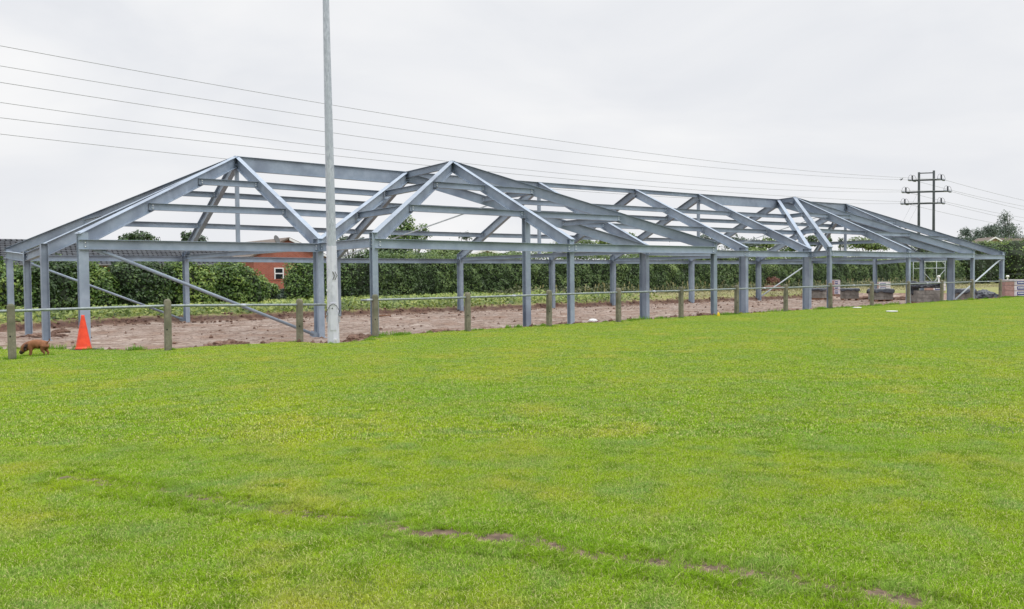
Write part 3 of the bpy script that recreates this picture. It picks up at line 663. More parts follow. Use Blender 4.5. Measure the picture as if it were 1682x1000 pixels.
# ------------------------------------------------------------ light pole
pb = np.array([8.43, 17.77, .27])
LP = empty('light_pole', tuple(pb), 'tall galvanised tapering light pole standing in the gap of the barrier', 'light pole', rz=-math.radians(25))
lean = np.array([-.006, 0, 1.]); lean = lean/np.linalg.norm(lean)
def oct_(z0, z1, r0, r1, name, m_, seg=8, parent=LP):
    k = MB(); k.tube([lean*z0, lean*z1], [r0, r1], seg); return k.build(name, m_, parent)
oct_(-.2, 2.18, .132, .112, 'lower_shaft', M['pole_paint'])
oct_(2.17, 10.5, .106, .050, 'upper_shaft', M['galv'], 12)
k = MB(); k.box((0, -.118, .62), (.13, .02, .62)); dr = k.build('access_door', M['pole_paint'], LP, bevel=.006)
k = MB(); k.box((-.02, -.131, .80), (.02, .01, .03)); k.build('door_lock', M['black'], dr)
k = MB(); k.tube([(-.15, -.02, .62), (-.135, -.06, .74), (-.07, -.135, .86), (0, -.15, .90), (.07, -.135, .86), (.135, -.06, .74), (.15, -.02, .60)], .006, 6); k.build('cable_loop', M['black'], LP)
k = MB()
for s in (-1, 1): k.box((s*.14, -.02, .68), (.03, .05, .07)); k.box((s*.14, -.02, .55), (.02, .03, .12))
k.build('hinge_bracket', M['galv'], LP)
k = MB()
for dx in (.025, .075):      # double chevron mark on the shaft
    for s in (-1, 1): k.box((dx, -.121, 1.52 + s*.042), (.014, .012, .11), Matrix.Rotation(-s*.42, 3, 'Y'))
k.build('chevron_mark', M['gutter'], LP)
k = MB(); k.tube([(.02, -.13, .02), (.03, -.145, .12), (.06, -.145, .12), (.08, -.13, .0)], .013, 6); k.box((-.125, -.02, 1.2), (.03, .04, .05)); k.build('ground_fixing', M['whiteplastic'], LP)

def ong(u, v):
    z = .25
    for _ in range(12):
        p = onz(u, v, z); z = .5*z + .5*gz(p[0], p[1])
    return onz(u, v, z)
# ------------------------------------------------------------ cone
cp = np.array([fx(135, 19.85), 19.85, 0.]); cp[2] = gz(cp[0], cp[1]) - .01
C_ = empty('traffic_cone', tuple(cp), 'bright orange traffic cone with dark base beside the muddy edge', 'traffic cone')
k = MB(); n = 24
k.lathe([(.165, .03), (.165, .055), (.150, .065), (.145, .09), (.035, .70), (.034, .735), (.028, .74), (.020, .735), (.02, .70)], seg=24); k.build('cone_body', M['cone'], C_, smooth=True)
k = MB(); k.box((.03, .02, .012), (.44, .40, .035), Matrix.Rotation(.35, 3, 'Z')); k.build('cone_base', M['rubber'], C_, bevel=.01)

# ------------------------------------------------------------ dog (sniffing, facing left)
dp = np.array([fx(57, 19.0), 19.0, 0.]); dz_ = gz(dp[0], dp[1])
DG = empty('dog', (dp[0], dp[1], dz_-.015), 'small brown short haired dog sniffing the grass beside a fence post', 'dog', rz=math.atan2(R_[1], R_[0]) + math.radians(8))
def skin(name, verts, edges, rad, material, parent, sub=2, root=0):
    me = bpy.data.meshes.new(name); me.from_pydata(verts, edges, []); o = bpy.data.objects.new(name, me); COL.objects.link(o); o.parent = parent
    md = o.modifiers.new('skin', 'SKIN'); md.use_smooth_shade = True
    lay = me.skin_vertices[0] if len(me.skin_vertices) else None
    if lay is None:
        bpy.context.view_layer.objects.active = o; bpy.ops.object.select_all(action='DESELECT') if False else None
        bm = bmesh.new(); bm.from_mesh(me); bm.verts.layers.skin.verify(); bm.to_mesh(me); bm.free(); lay = me.skin_vertices[0]
    for i, r in enumerate(rad):
        rr = r if isinstance(r, tuple) else (r, r); lay.data[i].radius = rr; lay.data[i].use_root = (i == root)
    sb = o.modifiers.new('sub', 'SUBSURF'); sb.levels = sub; sb.render_levels = sub
    me.materials.append(material)
    return o
M['fur'] = nmat('brown_fur', (.20, .075, .03), (.29, .125, .055), scale=14, rough=.75, c3=(.17, .07, .035), scale3=5, bump=.3, bscale=90)
# local x: + = tail side (image right); head toward -x; y: depth; z up
V_ = [(0.13, 0, .245), (.05, 0, .245), (-.04, 0, .24), (-.10, 0, .235), (-.150, 0, .220), (-.205, 0, .175), (-.245, -.01, .118), (-.268, -.012, .085),   # 0-7 spine to nose
      (.175, 0, .262), (.215, 0, .275), (.245, 0, .305), (.240, 0, .345),     # 8-11 rump, tail
      (.145, -.055, .18), (.125, -.06, .12), (.17, -.06, .07), (.150, -.06, .01),   # near hind: knee forward, hock back
      (.170, .055, .18), (.150, .06, .12), (.20, .06, .075), (.185, .06, .01),       # far hind
      (-.08, -.058, .16), (-.072, -.06, .10), (-.080, -.06, .05), (-.095, -.06, .008),   # near fore
      (-.11, .058, .16), (-.125, .06, .10), (-.13, .06, .05), (-.150, .06, .008)]        # far fore
E_ = [(0, 1), (1, 2), (2, 3), (3, 4), (4, 5), (5, 6), (6, 7), (0, 8), (8, 9), (9, 10), (10, 11), (0, 12), (12, 13), (13, 14), (14, 15), (0, 16), (16, 17), (17, 18), (18, 19), (3, 20), (20, 21), (21, 22), (22, 23), (3, 24), (24, 25), (25, 26), (26, 27)]
RD = [.100, .092, .098, .104, .076, .092, .050, .036, .048, .014, .010, .006, .062, .036, .020, .025, .062, .036, .020, .025, .045, .028, .021, .026, .045, .028, .021, .026]
bd = skin('dog_body', V_, E_, RD, M['fur'], DG)
M['fur_dark'] = nmat('dark_fur', (.035, .022, .018), (.07, .04, .03), scale=20, rough=.7)
for s in (-1, 1):
    k = MB(); k.add([(-.160, s*.055, .235), (-.205, s*.060, .225), (-.185, s*.112, .125), (-.135, s*.098, .160), (-.160, s*.075, .245), (-.165, s*.105, .108)], [(0, 1, 2), (0, 2, 3), (4, 2, 1), (4, 3, 5), (0, 3, 4), (2, 5, 3)])
    e = k.build('ear', M['fur_dark'], bd, smooth=True)
    s2 = e.modifiers.new('so', 'SOLIDIFY'); s2.thickness = .008
    k = MB(); k.tube([(-.232, s*.048, .168), (-.243, s*.056, .166)], .007, 8); k.build('eye', M['black'], bd)
k = MB(); k.tube([(-.238, -.01, .125), (-.262, -.011, .092), (-.282, -.012, .068), (-.292, -.012, .058)], [.046, .043, .034, .010], 8); k.build('muzzle', M['fur_dark'], bd, smooth=True)
k = MB()
for i in range(1): k.tube([(-.132+.035*math.cos(t), .074*math.sin(t), .222+.078*math.cos(t)) for t in np.linspace(0, 2*math.pi, 16)], .007, 6)
k.build('collar', M['rubber'], DG, smooth=True)

# ------------------------------------------------------------ small things on the ground
def disc(u, v, z, r, label):
    p = onz(u, v, z); p[2] = gz(p[0], p[1])
    E = empty('white_disc', tuple(p), label, 'disc', 'white plastic discs at the lawn edge')
    k = MB(); k.lathe([(r*.92, .02), (r, .035), (r*.97, .05), (r*.6, .055), (.01, .055)], seg=24); k.build('disc_lid', M['whiteplastic'], E, smooth=True)
    k = MB(); k.lathe([(r*.3, 0), (r*.32, .02)], seg=16); k.build('disc_foot', M['whiteplastic'], E)
disc(1465, 512, .35, .20, 'flat white round disc lying out on the mown lawn')
disc(1408, 506.5, .34, .17, 'flat white round disc lying on the earth edge beside a fence post')
yp = onz(1180, 521, .29); yp[2] = gz(yp[0], yp[1])
E = empty('marker_peg', tuple(yp), 'tiny yellow plastic peg in the grass edge beside a steel column', 'peg')
k = MB(); k.lathe([(.045, 0), (.05, .02), (.04, .10), (.02, .13), (.01, .135)], seg=12); k.build('peg_cap', M['yellow'], E, smooth=True)
k = MB(); k.tube([(0, 0, -.1), (0, 0, .02)], .015, 6); k.build('peg_stake', M['wood'], E)

M['spoil'] = nmat('dug_soil', (.10, .055, .04), (.24, .15, .11), scale=7, rough=.95, bump=.9, bscale=25, coord='World', bdist=.04)
def heap(x, y, rx, ry, h, label, seed):
    bm = bmesh.new(); bmesh.ops.create_icosphere(bm, subdivisions=5, radius=1)
    for v in bm.verts:
        n_ = v.co.copy(); k = 1 + .28*noise.noise(n_*2.2+Vector((seed, 0, 0))) + .16*noise.noise(n_*6+Vector((seed, 3, 0))) + .07*noise.noise(n_*15)
        v.co = Vector((n_.x*rx*k, n_.y*ry*k, max(n_.z, -.25)*h*k))
    me = bpy.data.meshes.new('soil_heap'); bm.to_mesh(me); bm.free(); me.materials.append(M['spoil'])
    o = bpy.data.objects.new('soil_heap', me); COL.objects.link(o); o.location = (x, y, gz(x, y)-.02)
    tag(o, label, 'soil heap', 'small heaps of dug soil')
for u, v, z, rx, ry, h, lab in ((592, 560, .2, .42, .30, .22, 'reddish soil heap dug out at the foot of the tall light pole'), (1110, 520, .22, .38, .3, .24, 'left of two low soil heaps beside a steel column mid way along the fence'), (1155, 518, .22, .42, .35, .30, 'right of two low soil heaps touching a steel column mid way along the fence'),
                     (938, 531, .25, .55, .3, .18, 'flat soil heap at the foot of the centre column of the near wing'), (725, 546, .22, .7, .3, .16, 'long low soil ridge just left of the fence post before the near wing'), (375, 561, .15, .6, .4, .20, 'lumpy soil heap in front of the long sloping brace'),
                     (1425, 489, .1, .9, .6, .22, 'dark soil heap between the single block stack and the wide one'), (1483, 490, .1, .9, .6, .25, 'dark soil heap just left of the largest block stack'), (1636, 487, .2, .8, .5, .2, 'soil heap between the last block stack and the right corner column'),
                     (1272, 478, .35, 1.4, 1.0, .5, 'larger grassy soil heap on the verge in front of the clipped hedge'), (70, 552, .02, .7, .5, .14, 'dark soil heap at the foot of the left end columns'), (100, 547, .0, .3, .2, .16, 'small dark clod heap between the left end columns and the cone')):
    p = onz(u, v, z); heap(p[0], p[1], rx, ry, h, lab, u*.37)
# clods / stones strewn on the mud
def clods(n):  # lumps lie mostly by the turf edge and the cut bank
    ico = [(0, 0, 1), (.9, 0, .2), (.28, .85, .2), (-.72, .53, .2), (-.72, -.53, .2), (.28, -.85, .2), (0, 0, -.6)]
    fc = [(0, 1, 2), (0, 2, 3), (0, 3, 4), (0, 4, 5), (0, 5, 1), (6, 2, 1), (6, 3, 2), (6, 4, 3), (6, 5, 4), (6, 1, 5)]
    X = RNG.uniform(0, 59, n); Y = RNG.uniform(0, 1, n)
    ye = np.interp(X, EX, EY); Y = np.where(RNG.random(n) < .25, ye + .3 + (37.2-ye)*Y, np.where(RNG.random(n) < .45, 37.2 - np.abs(RNG.normal(0, .7, n)), ye + .2 + np.abs(RNG.normal(0, .9, n))))
    s = .012 + .085*RNG.random(n)**5
    base = np.array(ico); V = base[None]*s[:, None, None]*RNG.uniform(.6, 1.3, (n, 7, 3)) + np.stack([X, Y, height(X, Y)+.005], 1)[:, None]
    T = (np.array(fc)[None] + np.arange(n)[:, None, None]*7).reshape(-1, 3)
    return fast_mesh('loose_clods', V.reshape(-1, 3), tris=T, mat=M['spoil'])
tag(clods(8000), 'loose brown clods of earth strewn over the muddy site', 'soil', kind='stuff')

# ------------------------------------------------------------ block stacks, brick packs
def drape(k, w, d, top, skirt, seed, slump=(0, 0)):
    """plastic sheet over a stack, returned as a grid into MB k"""
    n = 26; V = []
    for j in range(n+1):
        for i in range(n+1):
            a = -1 + 2*i/n; b = -1 + 2*j/n
            x = a*(w/2 + skirt); y = b*(d/2 + skirt)
            ox = max(abs(x)-w/2-.02, 0); oy = max(abs(y)-d/2-.02, 0); o_ = max(ox, oy)
            nn = noise.noise(Vector((x*3, y*3, seed))); n2 = noise.noise(Vector((x*9, y*9, seed+4)))
            z = top + .03 + .03*abs(nn) + .02*n2 - o_*(.95 + .6*nn)
            xx = math.copysign(min(abs(x), w/2+.03+.18*ox*(1+nn)) , x) + .03*n2; yy = math.copysign(min(abs(y), d/2+.03+.18*oy*(1+nn)), y) + .03*nn
            V.append((xx + slump[0]*o_, yy + slump[1]*o_, max(z, .06)))
    k.add(V, [(j*(n+1)+i, j*(n+1)+i+1, (j+1)*(n+1)+i+1, (j+1)*(n+1)+i) for j in range(n) for i in range(n)])
def block_stack(x, y, w, d, courses, label, rz=0, cover=True, skirt=.2, seed=1, steps=False, group='covered stacks of concrete blocks on the site'):
    z = gz(x, y); E = empty('block_stack', (x, y, z), label, 'block stack', group, rz)
    k = MB(); bw, bh = .44, .215
    for c in range(courses):
        nxb = max(1, round(w/bw)); nyb = max(1, round(d/.22))
        for i in range(nxb):
            for j in range(nyb):
                if steps and c >= courses-2+ (i == 0) and i == nxb-1: continue
                k.box((-w/2+(i+.5)*w/nxb + random.uniform(-.006, .006), -d/2+(j+.5)*d/nyb + random.uniform(-.006, .006), .12+(c+.5)*bh), (w/nxb-.012, d/nyb-.012, bh-.012), Matrix.Rotation(random.uniform(-.01, .01), 3, 'Z'))
    k.build('blocks', M['block'], E)
    k = MB()
    for a in (-1, 0, 1): k.box((a*w*.42, 0, .06), (.1, d, .1)); 
    for j in range(5): k.box((0, (j-2)*d*.22, .113), (w, .1, .018))
    for j in (-1, 0, 1): k.box((0, j*d*.42, .010), (w, .1, .018))
    k.build('pallet', M['wood'], E)
    if cover:
        k = MB(); drape(k, w, d, .12+courses*bh, skirt, seed); o = k.build('plastic_cover', M['tarp'], E, smooth=True)
        s = o.modifiers.new('so', 'SOLIDIFY'); s.thickness = .006
    return E
block_stack(52.4, 34.5, 1.05, 1.0, 3, 'leftmost covered stack of grey blocks, peeking out beside a wide steel column', seed=2)
block_stack(52.0, 32.1, 1.05, 1.0, 3, 'covered stack of grey blocks standing alone, second from the left', seed=5, rz=-.9)
block_stack(50.9, 29.3, 1.1, 1.1, 3, 'wide covered stack of grey blocks in front of a white wrapped brick pack', seed=9, rz=-.62, skirt=.26)
bs4 = block_stack(48.1, 25.0, 1.25, 1.0, 3, 'largest stack of pale grey blocks with black sheeting blown across its top', seed=12, rz=-.7, cover=False)
block_stack(51.6, 24.6, 1.05, 1.0, 3, 'rightmost block stack with black sheeting slumping down its right side', seed=17, skirt=.3, rz=-.8)
def tarp_lump(name, label, x, y, z, sx, sy, sz, seed, rz=0, cat='plastic sheet'):
    bm = bmesh.new(); bmesh.ops.create_icosphere(bm, subdivisions=5, radius=1)
    for v in bm.verts:
        n_ = v.co.copy(); r = 1 + .35*noise.noise(n_*1.6+Vector((seed, 0, 0))) + .30*abs(noise.noise(n_*3.6+Vector((0, seed, 0)))) + .12*abs(noise.noise(n_*9))
        v.co = Vector((n_.x*sx*r, n_.y*sy*r, max(n_.z, -.6)*sz*r))
    for f in bm.faces: f.smooth = True
    me = bpy.data.meshes.new(name); bm.to_mesh(me); bm.free(); me.materials.append(M['tarp'])
    o = bpy.data.objects.new(name, me); COL.objects.link(o); o.location = (x, y, z); o.rotation_euler = (0, 0, rz)
    return tag(o, label, cat)
tarp_lump('plastic_sheet', 'crumpled black plastic sheet billowing over the left of the largest block stack', *ony(1521, 468.5, 25.0), .82, .55, .20, 3.3, rz=-.9)
tarp_lump('plastic_sheet', 'black plastic sheet bundled behind the fence post left of the largest block stack', *ony(1501, 475, 25.6), .28, .28, .42, 6.1)
p_ = ony(1618, 492, 24.4); tarp_lump('plastic_sheet', 'black plastic sheet trailing to the ground right of the last block stack', p_[0], p_[1], gz(p_[0], p_[1])+.28, .62, .35, .36, 8.4, rz=-.6)

def brick_pack(x, y, z, w, d, rows, label, rz=0, split=.45):
    E = empty('brick_pack', (x, y, z), label, 'brick pack', 'wrapped packs of bricks on the site', rz)
    k = MB(); rh = .30
    for r in range(rows): k.box((0, 0, .06+(r+.5)*rh), (w, d, rh-.012))
    k.build('bricks', M['brickpack'], E, bevel=.01)
    k = MB()
    x0 = -w/2 + w*split
    for r in range(rows):
        for yy, s in ((-d/2-.006, 1),): k.box(((x0+w/2)/2, yy, .06+(r+.5)*rh), (w/2-x0+.01, .012, rh-.03))
        k.box((w/2+.006, 0, .06+(r+.5)*rh), (.012, d, rh-.03))
    k.box((0, 0, .06+rows*rh+.01), (w+.02, d+.02, .03)); wr = k.build('wrapping', M['wrap'], E)
    k = MB(); kw = MB()
    lw = (w/2-x0)
    for r in range(rows):
        zc_ = .06+(r+.5)*rh
        k.box((x0+lw*.36, -d/2-.016, zc_), (lw*.46, .008, rh*.62))
        for q in range(6): kw.box((x0+lw*.20+q*lw*.064, -d/2-.022, zc_+.01), (lw*.045, .006, rh*.26))
        k.box((w/2+.016, 0, zc_), (.008, d*.4, rh*.6))
    lb = k.build('printed_label', M['blue'], wr); kw.build('label_lettering', M['whiteplastic'], lb)
    k = MB(); k.box((0, 0, .02), (w*.96, d*.96, .04)); k.build('pallet', M['wood'], E)
p_ = onz(1671, 487, .36); brick_pack(p_[0], p_[1], gz(p_[0], p_[1])+.02, 1.55, .9, 3, 'wrapped brick pack with three blue labels at the right edge of the photo', rz=-math.radians(48), split=.30)
p_ = onz(1367, 485, .37); brick_pack(p_[0]+.1, p_[1], .38, .8, .7, 3, 'tall narrow wrapped brick pack behind a fence post, half pink and half white', rz=-math.radians(55), split=.58)
p_ = onz(1448, 478, .4); brick_pack(p_[0], p_[1], .42, 1.15, .9, 2, 'white wrapped brick pack rising behind the wide covered block stack', rz=-math.radians(55), split=.3)
p_ = onz(1535, 479, .4); brick_pack(p_[0], p_[1], .42, 1.3, .9, 2, 'wrapped brick pack behind the largest block stack', rz=-math.radians(55), split=.4)

def marker_post(u, v0, v1, dep, label):
    a = ond(u, v1, dep); b = ond(u, v0, dep); zb = gz(a[0], a[1])
    E = empty('marker_post', (a[0], a[1], zb), label, 'marker post', 'white headed marker posts')
    k = MB(); k.tube([(0, 0, -.1), (0, 0, b[2]-zb-.12)], .05, 8); k.build('stem', M['whiteplastic'], E)
    k = MB(); k.tube([(0, 0, b[2]-zb-.14), (0, 0, b[2]-zb)], [.12, .09], 10); k.build('head', M['whiteplastic'], E, smooth=True)
marker_post(1542, 452, 470, 62, 'white headed post above the largest block stack')
marker_post(1655, 452, 466, 62, 'white headed post standing behind the brick pack at the right edge')

# ------------------------------------------------------------ scaffold tower
sc_c = ony(1526, 470, 44)
SCF = empty('scaffold_tower', (sc_c[0], sc_c[1], gz(sc_c[0], sc_c[1])), 'open galvanised scaffold tower standing behind the steel frame near the twin wood pole', 'scaffold', rz=-math.radians(30))
k = MB(); hw, hd, hh = 1.25, .7, 3.1
for sx in (-1, 1):
    for sy in (-1, 1):
        k = MB(); k.tube([(sx*hw, sy*hd, 0), (sx*hw, sy*hd, hh)], .032, 8); k.build('standard', M['steel_pale'], SCF, smooth=True)
for z_ in (1.9, 2.55):
    for sy in (-1, 1):
        k = MB(); k.tube([(-hw, sy*hd, z_), (hw, sy*hd, z_)], .03, 8); k.build('ledger', M['steel_pale'], SCF, smooth=True)
k = MB(); k.tube([(-hw, -hd, 1.75), (0, -hd, .45)], .03, 8); k.build('diagonal', M['steel_pale'], SCF)
k = MB(); k.tube([(hw, -hd, 1.75), (0, -hd, .45)], .03, 8); k.build('diagonal', M['steel_pale'], SCF)
k = MB(); k.tube([(-hw, -hd, 2.2), (-hw*.6, -hd, 2.75)], .026, 8); k.build('diagonal', M['steel_pale'], SCF)
k = MB(); k.tube([(hw, -hd, 2.2), (hw*.6, -hd, 2.75)], .026, 8); k.build('diagonal', M['steel_pale'], SCF)
k = MB(); k.tube([(0, hd, .4), (0, hd, hh)], .026, 8); k.build('standard', M['steel_pale'], SCF)

# ------------------------------------------------------------ twin pole and power lines
pdep = 100.0
base = ond(1521, 450, pdep); base[2] = .6
ldir = np.array([98.7-5.4, 51.3-45.9]); ldir /= np.linalg.norm(ldir); adir = np.array([R_[0], R_[1], 0]) - .22*np.array([W_[0], W_[1], 0]); adir /= np.linalg.norm(adir); pdir = np.array([-ldir[1], ldir[0], 0])
HP = empty('twin_wood_power_pole', tuple(base), 'dark twin wood power pole with three crossarms rising behind the frame', 'power pole')
lat = adir @ R_      # metres sideways per metre along the arm
zt = lambda v: ond(1521, v, pdep)[2]
off = lambda u: (u-1521)*pdep/F_PX/lat
zb = base[2]
for u, v in ((1510, 283), (1532, 281)):
    o_ = off(u)*adir; k = MB(); k.tube([o_ + np.array([0, 0, -.3]), o_ + np.array([0, 0, zt(v)-zb])], [.17, .125], 12); k.build('pole', M['tarwood'], HP, smooth=True)
k = MB(); k.tube([off(1510)*adir + np.array([0, 0, zt(284.6)-zb]), off(1532)*adir + np.array([0, 0, zt(284.6)-zb])], .06, 8); k.build('top_bar', M['tarwood'], HP)
ARM = [(296, 1500, 1543), (315.3, 1490.5, 1552.5), (334.2, 1489, 1543)]
ATT = {}
for lv, (v, ul, ur) in enumerate(ARM):
    z_ = zt(v)-zb
    k = MB(); a = off(ul)*adir; b = off(ur)*adir; mid = (a+b)/2; D = adir
    k.box(mid+np.array([0, 0, z_]), (abs(off(ul)-off(ur))+.1, .22, .17), np.stack([D, np.cross([0, 0, 1], D), [0, 0, 1]], 1)); ca = k.build('crossarm', M['tarwood'], HP)
    for nm, p, s in (('L', a, -1), ('R', b, 1)):
        k = MB(); k.tube([p+np.array([0, 0, z_]), p+np.array([0, 0, z_+.55])], .09, 8); k.build('insulator_pin', M['ins'], ca)
        for t in (-1, 1):
            q = p + np.array([*(ldir*t*.6), 0]) + np.array([0, 0, z_]); k = MB()
            prof = [(.05, -.28), (.13, -.24), (.05, -.18), (.14, -.10), (.05, -.04), (.13, .04), (.05, .10), (.13, .18), (.05, .26)]
            pts = [q + np.array([*(ldir*r[1]), 0]) for r in prof]; k.tube(pts, [r[0] for r in prof], 10); k.build('strain_insulator', M['insglass'], ca, smooth=True)
            k = MB(); k.tube([p + np.array([*(ldir*t*c), z_+s_]) for c, s_ in ((0, .55), (.35, .62), (.75, .50), (1.0, .20), (1.05, 0))], .018, 5); k.build('jumper_wire', M['ins'], ca)
            ATT[(lv, nm, t)] = base + p + np.array([*(ldir*t*1.05), z_])
def wire(pts, label, r=.014):
    k = MB(); b0 = pts[0]; k.tube([np.asarray(p)-b0 for p in pts], r, 6, cap=True); o = k.build('overhead_wire', M['wire'], None, smooth=True); o.location = tuple(b0)
    return tag(o, label, 'overhead wire', 'overhead power wires')
WM = {(0, 'R'): (38.3, {0: 75, 400: 145, 550: 172, 900: 230, 1300: 278}), (0, 'L'): (41, {0: 108, 400: 171, 550: 194.5, 950: 252.5, 1300: 285.5}),
      (1, 'R'): (38.3, {0: 135, 400: 195, 550: 217.6, 900: 266, 1300: 303.5}), (1, 'L'): (41, {0: 168, 400: 223, 550: 242.5, 900: 283.5, 1300: 311.5}),
      (2, 'R'): (38.3, {0: 193, 400: 242.5, 550: 261, 950: 288.6, 1250: 322}), (2, 'L'): (41, {0: 220, 400: 262, 900: 307, 1090: 326})}
names_ = {(0, 'R'): 'highest of the six overhead wires at the left edge', (0, 'L'): 'second highest of the six overhead wires at the left edge', (1, 'R'): 'third overhead wire from the top at the left edge',
          (1, 'L'): 'fourth overhead wire from the top at the left edge', (2, 'R'): 'fifth overhead wire from the top, running just above the ridge', (2, 'L'): 'lowest of the six overhead wires, passing behind the left roof apex'}
for (lv, nm), (dep, ms) in WM.items():
    Q_ = ATT[(lv, nm, -1)]; P0 = ond(0, ms[0], dep)
    ts, zs = [0, 1], [P0[2], Q_[2]]; d2_ = (Q_-P0)[:2]
    for u, v in ms.items():
        if u == 0: continue
        r_ = ray(u, v); A_ = np.array([[d2_[0], -r_[0]], [d2_[1], -r_[1]]]); s_ = np.linalg.solve(A_, -P0[:2]+EYE[:2])
        ts.append(s_[0]); zs.append(EYE[2]+r_[2]*s_[1])
    wts = np.array([6, 6] + [1]*(len(ts)-2)); co = np.polyfit(ts, zs, 2, w=wts)
    tt = np.linspace(-.45, 1, 46); pts = [np.array([*(P0[:2]+d2_*t), np.polyval(co, t)]) for t in tt]
    e_ = Q_[2]-pts[-1][2]
    for t, p in zip(tt, pts): p[2] += e_*max(t, 0)**3
    wire(pts, names_[(lv, nm)])
    # far span, away to the right
    Q2 = ATT[(lv, nm, 1)]; far_ = Q2 + np.array([*(ldir*95), -1.5 - .2*lv]); far_[:2] += pdir[:2]*-6
    pts = [Q2*(1-t)+far_*t - np.array([0, 0, 6.5*t*(1-t)]) for t in np.linspace(0, 1, 20)]
    side = 'far' if nm == 'L' else 'near'
    wire(pts, 'overhead wire leaving the %s end of the %s crossarm toward the right edge' % ('left' if nm == 'L' else 'right', ['top', 'middle', 'bottom'][lv]), .016)
# stays
for (ua, va), (ub, vb), lab in (((1507, 318), (1479, 371), 'thin stay wire with black insulator, left of two by the twin wood pole'), ((1509, 334), (1489, 372), 'thin stay wire with black insulator, right of two by the twin wood pole')):
    a = ond(ua, va, pdep-.2); d_ = ond(ub, vb, pdep-3)-a; t_ = (a[2]-.5)/-d_[2]
    b_ = a + d_*t_; ins = a + d_*1.0
    E = empty('stay_wire', tuple(b_), lab, 'stay wire', 'stay wires of the twin wood pole')
    k = MB(); k.tube([a-b_, (0, 0, 0)], .015, 5); k.build('stay', M['wire'], E)
    k = MB(); k.tube([ins-b_-d_*.06/np.linalg.norm(d_)*5, ins-b_+d_*.06/np.linalg.norm(d_)*5], .16, 8); k.build('stay_insulator', M['ins'], E)
# bird beside the wires
bp_ = ond(1481, 294.5, 90); k = MB()
k.tube([(-.18, 0, -.12), (-.05, 0, -.02), (.08, 0, .03), (.17, 0, .08)], [.01, .055, .06, .015], 8)
k.add([(-.03, 0, 0), (.06, 0, .02), (.10, .32, .10), (-.10, .30, .06)], [(0, 1, 2, 3)]); k.add([(-.03, 0, 0), (.06, 0, .02), (.10, -.30, .14), (-.10, -.28, .10)], [(3, 2, 1, 0)])
o = k.build('bird', M['ins']); o.location = tuple(bp_); o.rotation_euler = (0, -.3, -.6); o.scale = (.9, .9, .9); tag(o, 'small dark bird in flight just left of the twin wood pole', 'bird')
s2 = o.modifiers.new('so', 'SOLIDIFY'); s2.thickness = .012

# ------------------------------------------------------------ houses
def slab(k, a, b, c, d, th, mi=0):
    """roof slab from 4 corners (top face), thickness th down"""
    P = [np.array(q, float) for q in (a, b, c, d)]; dn = np.array([0, 0, -th])
    k.add(P + [p+dn for p in P], [(0, 1, 2, 3), (7, 6, 5, 4), (0, 4, 5, 1), (1, 5, 6, 2), (2, 6, 7, 3), (3, 7, 4, 0)], mi)
bx0, bx1 = -16.0, 20.9
BG = empty('bungalow', (bx0, 54, .5), 'long low bungalow whose dark tiled roof shows above the hedge at left', 'house')
o3 = np.array([bx0, 54, .5])
k = MB(); k.box(local(o3, ((bx0+bx1)/2, 62.4, 1.6)), (bx1-bx0-.6, 7.4, 2.3)); k.build('wall', M['brick'], BG)
k = MB(); rz0, rz1, ry0, ry1 = 2.80, 4.32, 58.4, 62.0; nrow = 13
for i in range(nrow):          # overlapping tile courses
    t0, t1 = i/nrow, (i+1)/nrow; y0, z0 = ry0+(ry1-ry0)*t0, rz0+(rz1-rz0)*t0; y1, z1 = ry0+(ry1-ry0)*t1, rz0+(rz1-rz0)*t1
    slab(k, local(o3, (bx0, y0-.03, z0+.075)), local(o3, (bx1, y0-.03, z0+.075)), local(o3, (bx1, y1, z1+.004)), local(o3, (bx0, y1, z1+.004)), .07)
slab(k, local(o3, (bx0, 62.0, rz1)), local(o3, (bx1, 62.0, rz1)), local(o3, (bx1, 66.6, 2.5)), local(o3, (bx0, 66.6, 2.5)), .08)
rf = k.build('roof', M['tiles'], BG)
k = MB(); k.tube([local(o3, (bx0, 62, rz1+.03)), local(o3, (bx1, 62, rz1+.03))], .10, 10); k.build('ridge_tiles', M['tiles'], rf)
k = MB(); k.tube([local(o3, (bx0, 58.32, 2.76)), local(o3, (bx1, 58.32, 2.76))], .06, 8); k.build('gutter', M['gutter'], rf)

hx0, hx1, hy = 20.75, 26.35, 56.0; hpk = (23.35, 4.50); hez = 3.42
HS = empty('brick_house', (hx0, hy, .5), 'red brick gable end with one narrow white window behind the hedge', 'house')
o4 = np.array([hx0, hy, .5])
k = MB(); k.prism([(hx0+.2, .3), (hx1-.2, .3), (hx1-.2, hez), (hpk[0], hpk[1]-.05), (hx0+.2, hez)], (local(o4, (0, hy, 0)), (1, 0, 0), (0, 0, 1), (0, 1, 0)), 9); k.build('wall', M['brick'], HS)
k = MB()
for x_, s in ((hx0-.1, 1), (hx1+.1, 1)):
    slab(k, local(o4, (x_, hy-.2, hez-.12)), local(o4, (hpk[0], hy-.2, hpk[1]+.1)), local(o4, (hpk[0], hy+9.2, hpk[1]+.1)), local(o4, (x_, hy+9.2, hez-.12)), .12)
rf = k.build('roof', M['browntile'], HS)
k = MB()
for x_ in (hx1+.1,):
    a = np.array(local(o4, (x_, hy-.23, hez-.16))); b = np.array(local(o4, (hpk[0], hy-.23, hpk[1]+.05))); slab(k, a+[0, -.02, 0], b+[0, -.02, 0], b+[0, .02, 0], a+[0, .02, 0], .16)
k.build('bargeboard', M['upvc'], rf)
wx0, wx1, wz0, wz1 = 22.32, 22.98, 1.38, 2.55
k = MB(); fr = .075
for a in (wx0+fr/2, wx1-fr/2): k.box(local(o4, (a, hy-.03, (wz0+wz1)/2)), (fr, .08, wz1-wz0))
